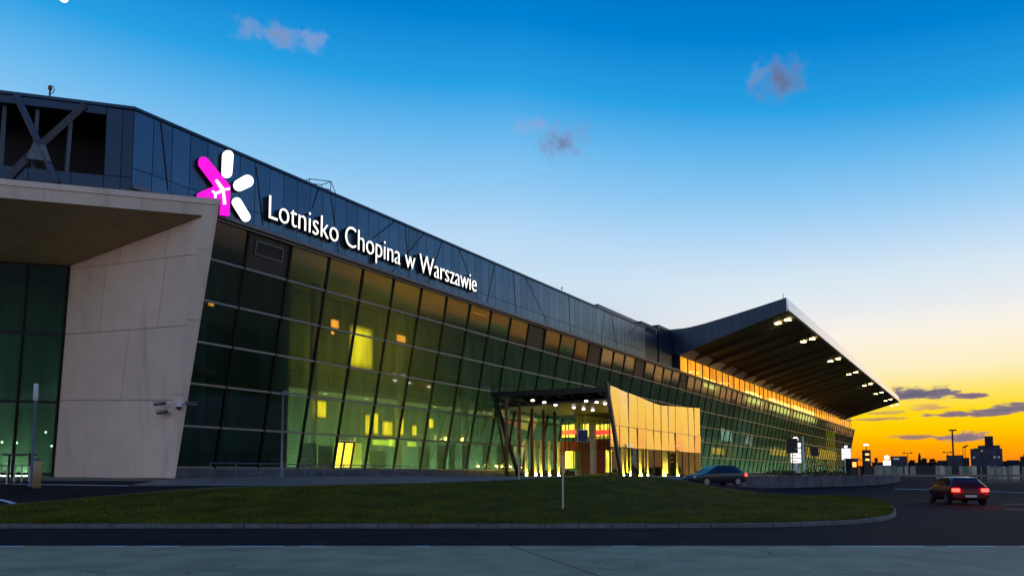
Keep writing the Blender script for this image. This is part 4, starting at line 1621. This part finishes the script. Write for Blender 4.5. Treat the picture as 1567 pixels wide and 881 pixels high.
# guard rail before the fence
ga, gb = Vector((40.5, 79)), Vector((84, 84))
go_ = (ga.x, ga.y, tz(44, 79))
grd = empty('crash_barrier', go_)
tag(grd, 'low steel crash barrier running before the panel fence', 'barrier')
zb = .55
MB().beam((0, 0, zb), (gb.x - ga.x, gb.y - ga.y, zb), .06, .26).ob('rail', M['trans'], grd)
for i in range(20):
    t = (i + .5) / 20
    MB().box((gb.x - ga.x) * t - .05, (gb.x - ga.x) * t + .05, (gb.y - ga.y) * t + .05, (gb.y - ga.y) * t + .15, -.6, zb + .1).ob('post', M['post'], grd)

# ------------------------------------------------------------------ skyline
mfar = pmat('far_building_wall', (.05, .06, .09), .8, var=.2, scale=.2)
mfar2 = pmat('far_building_dark', (.02, .022, .03), .8)


def far_block(name, px, D, blocks, label, cat='building', windows=None):
    b = wD(px, 700, D)
    b.z = 0.0
    az = math.atan2(b.x, b.y)
    k = D / FPX
    kz, k = k, k * math.cos(az)
    o = empty(name, b, -az)
    tag(o, label, cat, 'buildings on the skyline')
    for i, (x0, x1, y0, dep, mt, nm) in enumerate(blocks):
        MB().box((x0 - px) * k, (x1 - px) * k, dep, dep + 14, -.5, CAM_H + (725.7 - y0) * kz).ob(nm, mt, o)
    for (x0, x1, y0, y1, mt) in windows or ():
        MB().box((x0 - px) * k, (x1 - px) * k, -.25, -.05, CAM_H + (725.7 - y1) * kz, CAM_H + (725.7 - y0) * kz).ob('window', mt, o)
    return o


MW = emat('far_window', (.6, .75, 1), .25, base=(.1, .1, .1))
wins = []
rw_ = random.Random(2)
for r in range(4):
    for c_ in range(7):
        if rw_.random() < .55:
            x = 1489 + c_ * 6.3
            wins.append((x, x + 2.8, 688 + r * 5, 690.5 + r * 5, MW if rw_.random() < .15 else mfar2))
far_block('office_building', 1510, 330, [(1485, 1534, 686, 0, mfar, 'wall'), (1497, 1531, 681, 1, mfar, 'upper_wall'), (1508, 1521, 667, .6, mfar2, 'tower'), (1490, 1499, 685, 2, mfar, 'wing_wall')],
          'dark stepped office building with a square tower on the skyline', windows=wins)
far_block('hangar', 1465, 300, [(1450, 1472, 697, 0, mfar, 'wall'), (1448, 1474, 696, 1, mfar2, 'roof'), (1472, 1483, 700, 2, mfar2, 'annex')], 'low dark hangar left of the towered office building')
far_block('hangar', 1374, 260, [(1365, 1386, 699, 0, mfar, 'wall'), (1363, 1388, 697.5, 1, mfar2, 'roof')], 'low dark building with a lit sign near the terminal corner', windows=[(1367, 1376, 700, 703, MW)])
far_block('hangar', 1564, 300, [(1561, 1590, 698, 0, mfar2, 'wall'), (1566, 1590, 695, 1, mfar, 'roof')], 'dark block at the right edge of the skyline')
far_block('terrace_row', 1428, 320, [(1388, 1448, 707, 0, mfar2, 'wall'), (1434, 1452, 704, 2, mfar, 'annex')], 'long low dark row of sheds on the skyline')
far_block('terrace_row', 1545, 340, [(1530, 1600, 705, 0, mfar2, 'wall'), (1540, 1560, 703.5, 2, mfar, 'annex')], 'long low dark row of sheds right of the office building')
far_block('terrace_row', 1345, 240, [(1334, 1364, 707, 0, mfar2, 'wall'), (1338, 1343, 700, 2, mfar, 'chimney')], 'low dark shed with a chimney beside the terminal corner')
# lit round-topped sign on the skyline
b = wD(1357, 700, 180)
o = empty('lit_totem', (b.x, b.y, 0))
tag(o, 'far white lit totem on a dark mast left of the low building', 'totem', 'white lit totems before the right half of the terminal')
MB().tube((0, 0, 0), (0, 0, 4.2), .2, n=8).ob('pole', M['black'], o)
MB().box(-.9, .9, -.2, .2, 4.0, 5.3).ob('light_panel', M['whitesign'], o)
MB().tube((0, -.2, 6.1), (0, .2, 6.1), .6, n=14).ob('round_sign', M['whitesign'], o)


def mast(px, D, y0, label, arms=((0, .9), (-.9, 0)), r=.16):
    b = wD(px, 700, D)
    b.z = 0
    k = D / FPX
    h = CAM_H + (725.7 - y0) * k
    o = empty('light_mast', b)
    tag(o, label, 'mast', 'masts on the skyline')
    MB().tube((0, 0, 0), (0, 0, h), r, r * .7, n=8).ob('pole', M['black'], o)
    for (a, c_) in arms:
        MB().beam((a, 0, h - .1), (c_, 0, h - .25), .1, .1).ob('arm', M['black'], o)
        MB().box((c_ if c_ else a) - .35, (c_ if c_ else a) + .35, -.2, .2, h - .35, h + .05).ob('floodlight', M['black'], o)


mast(1459, 190, 657, 'tall floodlight mast on the skyline left of the towered building', ((0, .7), (-.5, 0)), .28)
mast(1474, 200, 683, 'thin mast right of the tall floodlight mast', ((0, .5),), .1)
mast(1477.5, 215, 681, 'thin curved-head mast beside the towered building', ((0, .6),), .1)
mast(1389, 240, 692, 'small T-shaped mast above the low sheds', ((0, 1.2), (-1.2, 0)), .14)
mast(1450, 240, 691, 'small T-shaped mast left of the tall floodlight mast', ((0, 1.2), (-1.2, 0)), .14)
# conical tree and round trees on the skyline
mdk = pmat('far_tree_leaf', (.02, .028, .015), .9, var=.4)


def far_tree(px, D, y0, w_, cone, label):
    b = wD(px, 700, D)
    b.z = 0
    h = CAM_H + (725.7 - y0) * D / FPX
    o = empty('far_tree', b)
    tag(o, label, 'tree', 'trees on the skyline')
    MB().tube((0, 0, 0), (0, 0, h * .7), .25, .08, n=7).ob('trunk', M['black'], o)
    mb = MB()
    for _ in range(500):
        t = rb.uniform(.15, 1)
        rr = w_ * ((1 - t) ** .7 if cone else math.sin(math.pi * min(1, max(.05, (t - .1)))) ** .5) * math.sqrt(rb.random())
        u = rb.uniform(0, 6.28)
        p = Vector((rr * math.cos(u), rr * math.sin(u), t * h))
        n_ = Vector((rb.gauss(0, 1), rb.gauss(0, 1), rb.gauss(0, 1))).normalized()
        a = n_.orthogonal().normalized() * rb.uniform(.2, .45)
        c_ = n_.cross(a)
        k = len(mb.v)
        mb.v += [tuple(p - a), tuple(p + c_ * .6), tuple(p + a), tuple(p - c_ * .6)]
        mb.f.append((k, k + 1, k + 2, k + 3))
    mb.ob('crown', mdk, o)


far_tree(1407, 210, 694, 1.0, True, 'dark conical tree on the skyline')
far_tree(1414, 215, 701, .9, False, 'small round tree right of the conical tree')
far_tree(1427, 220, 702, 1.1, False, 'small bushy tree above the fence on the skyline')
far_tree(1395, 225, 704, 1.2, False, 'low bushy tree left of the conical tree')

# the moon at the very top of the picture
md = ray(97, -3).normalized()
o = MB().lathe([(.5, -12.5), (5, -11.5), (9, -8.7), (11.8, -4.2), (12.5, 0), (11.8, 4.2), (9, 8.7), (5, 11.5), (.5, 12.5)], 24, CAM + md * 2600).ob('moon', M['moon'], smooth=True)
o['label'] = 'bright white moon at the top edge of the sky'
o['category'] = 'moon'

# ------------------------------------------------------------------ cars with lit tail lamps
mtyre = pmat('tyre_rubber', (.012, .012, .012), .85)
mrim = pmat('wheel_rim', (.3, .3, .32), .35, .8)
mwin = pmat('car_glass', (.01, .012, .015), .08, spec=.8, var=0)


def car(pos, heading, paint, label, zg):
    o = empty('car', (pos[0], pos[1], zg), heading)
    tag(o, label, 'car', 'cars on the loop road')
    # stations from rear (x=0) to front (x=4.4): (x, sill z, belt z, roof z, half width at belt, half width at roof)
    st = [(0.0, .42, .78, .80, .70, .66), (.08, .30, .92, .96, .80, .70), (.35, .24, .98, 1.20, .87, .64), (.85, .22, .98, 1.43, .89, .60), (1.6, .22, .96, 1.48, .90, .60),
          (2.35, .22, .95, 1.44, .90, .60), (2.95, .22, .94, 1.16, .90, .66), (3.3, .23, .92, .95, .88, .76), (3.95, .25, .80, .83, .84, .74), (4.3, .32, .62, .66, .74, .66), (4.4, .42, .56, .57, .64, .60)]
    vs, fs = [], []
    for (x, s_, b_, r_, wb, wr) in st:
        loop = [(-wb * .9, s_), (-wb, s_ + (b_ - s_) * .35), (-wb, b_ - .05), (-wb * .97, b_), (-wr, r_ - .04), (-wr * .75, r_), (wr * .75, r_), (wr, r_ - .04), (wb * .97, b_), (wb, b_ - .05), (wb, s_ + (b_ - s_) * .35), (wb * .9, s_)]
        vs += [(x - 2.2, y, z) for y, z in loop]
    n_ = 12
    for i in range(len(st) - 1):
        fs += [(i * n_ + k, i * n_ + (k + 1) % n_, (i + 1) * n_ + (k + 1) % n_, (i + 1) * n_ + k) for k in range(n_)]
    fs += [tuple(range(n_)), tuple(range((len(st) - 1) * n_, len(st) * n_))]
    MB().add(vs, fs).ob('body', paint, o, smooth=True)

    def quad(name, pts, mat, th=.015):
        return MB().slab([(x - 2.2, y, z) for x, y, z in pts], th).ob(name, mat, o)
    quad('rear_window', [(.27, -.60, 1.03), (.27, .60, 1.03), (.70, .54, 1.40), (.70, -.54, 1.40)][::-1], mwin)
    quad('windscreen', [(3.22, -.66, 1.0), (3.22, .66, 1.0), (2.46, .56, 1.42), (2.46, -.56, 1.42)], mwin)
    for s_ in (-1, 1):
        for (xa, xb, xc, xd) in ((.62, 1.52, 1.52, .98), (1.6, 2.95, 2.35, 1.6)):
            quad('side_window', [(xa, s_ * .885, 1.0), (xb, s_ * .885, 1.0), (xc, s_ * .635, 1.41), (xd, s_ * .635, 1.41)], mwin)
        tl = MB().box(-2.2, -2.12, s_ * .78 - .17, s_ * .78 + .06 if s_ > 0 else s_ * .78 + .17, .70, .88)
        tl = MB().box(-2.225, -2.08, min(s_ * .50, s_ * .82), max(s_ * .50, s_ * .82), .70, .87).ob('tail_lamp', M['tail'], o)
        MB().box(2.02, 2.15, min(s_ * .48, s_ * .72), max(s_ * .48, s_ * .72), .56, .70).ob('headlight', M['white'], o)
        MB().box(.62, .82, min(s_ * .92, s_ * 1.06), max(s_ * .92, s_ * 1.06), .95, 1.07).ob('mirror', paint, o)
        for x in (-1.35, 1.3):
            wh = empty('wheel', (x, s_ * .80, .32), 0, o)
            MB().tube((0, -.10, 0), (0, .10, 0), .32, n=20).ob('tyre', mtyre, wh)
            MB().tube((0, s_ * .09, 0), (0, s_ * .112, 0), .21, n=14).ob('rim', mrim, wh)
    MB().box(-2.26, -2.0, -.82, .82, .34, .58).ob('bumper', paint, o, bevel=.04)
    MB().box(-2.272, -2.261, -.26, .26, .42, .53).ob('number_plate', M['white'], o)
    return o


p1 = Vector((24.6, 38.0))
car(p1, R(74), pmat('car_paint_red', (.10, .01, .008), .25, .3, var=0), 'dark red car with glowing tail lamps rounding the bend of the road', tz(p1.x, p1.y) + .005)
p2 = Vector((14.6, 49.4))
car(p2, R(200), pmat('car_paint_grey', (.05, .055, .065), .25, .4, var=0), 'dark grey car with glowing tail lamps on the far side of the grass', tz(p2.x, p2.y) + .005)
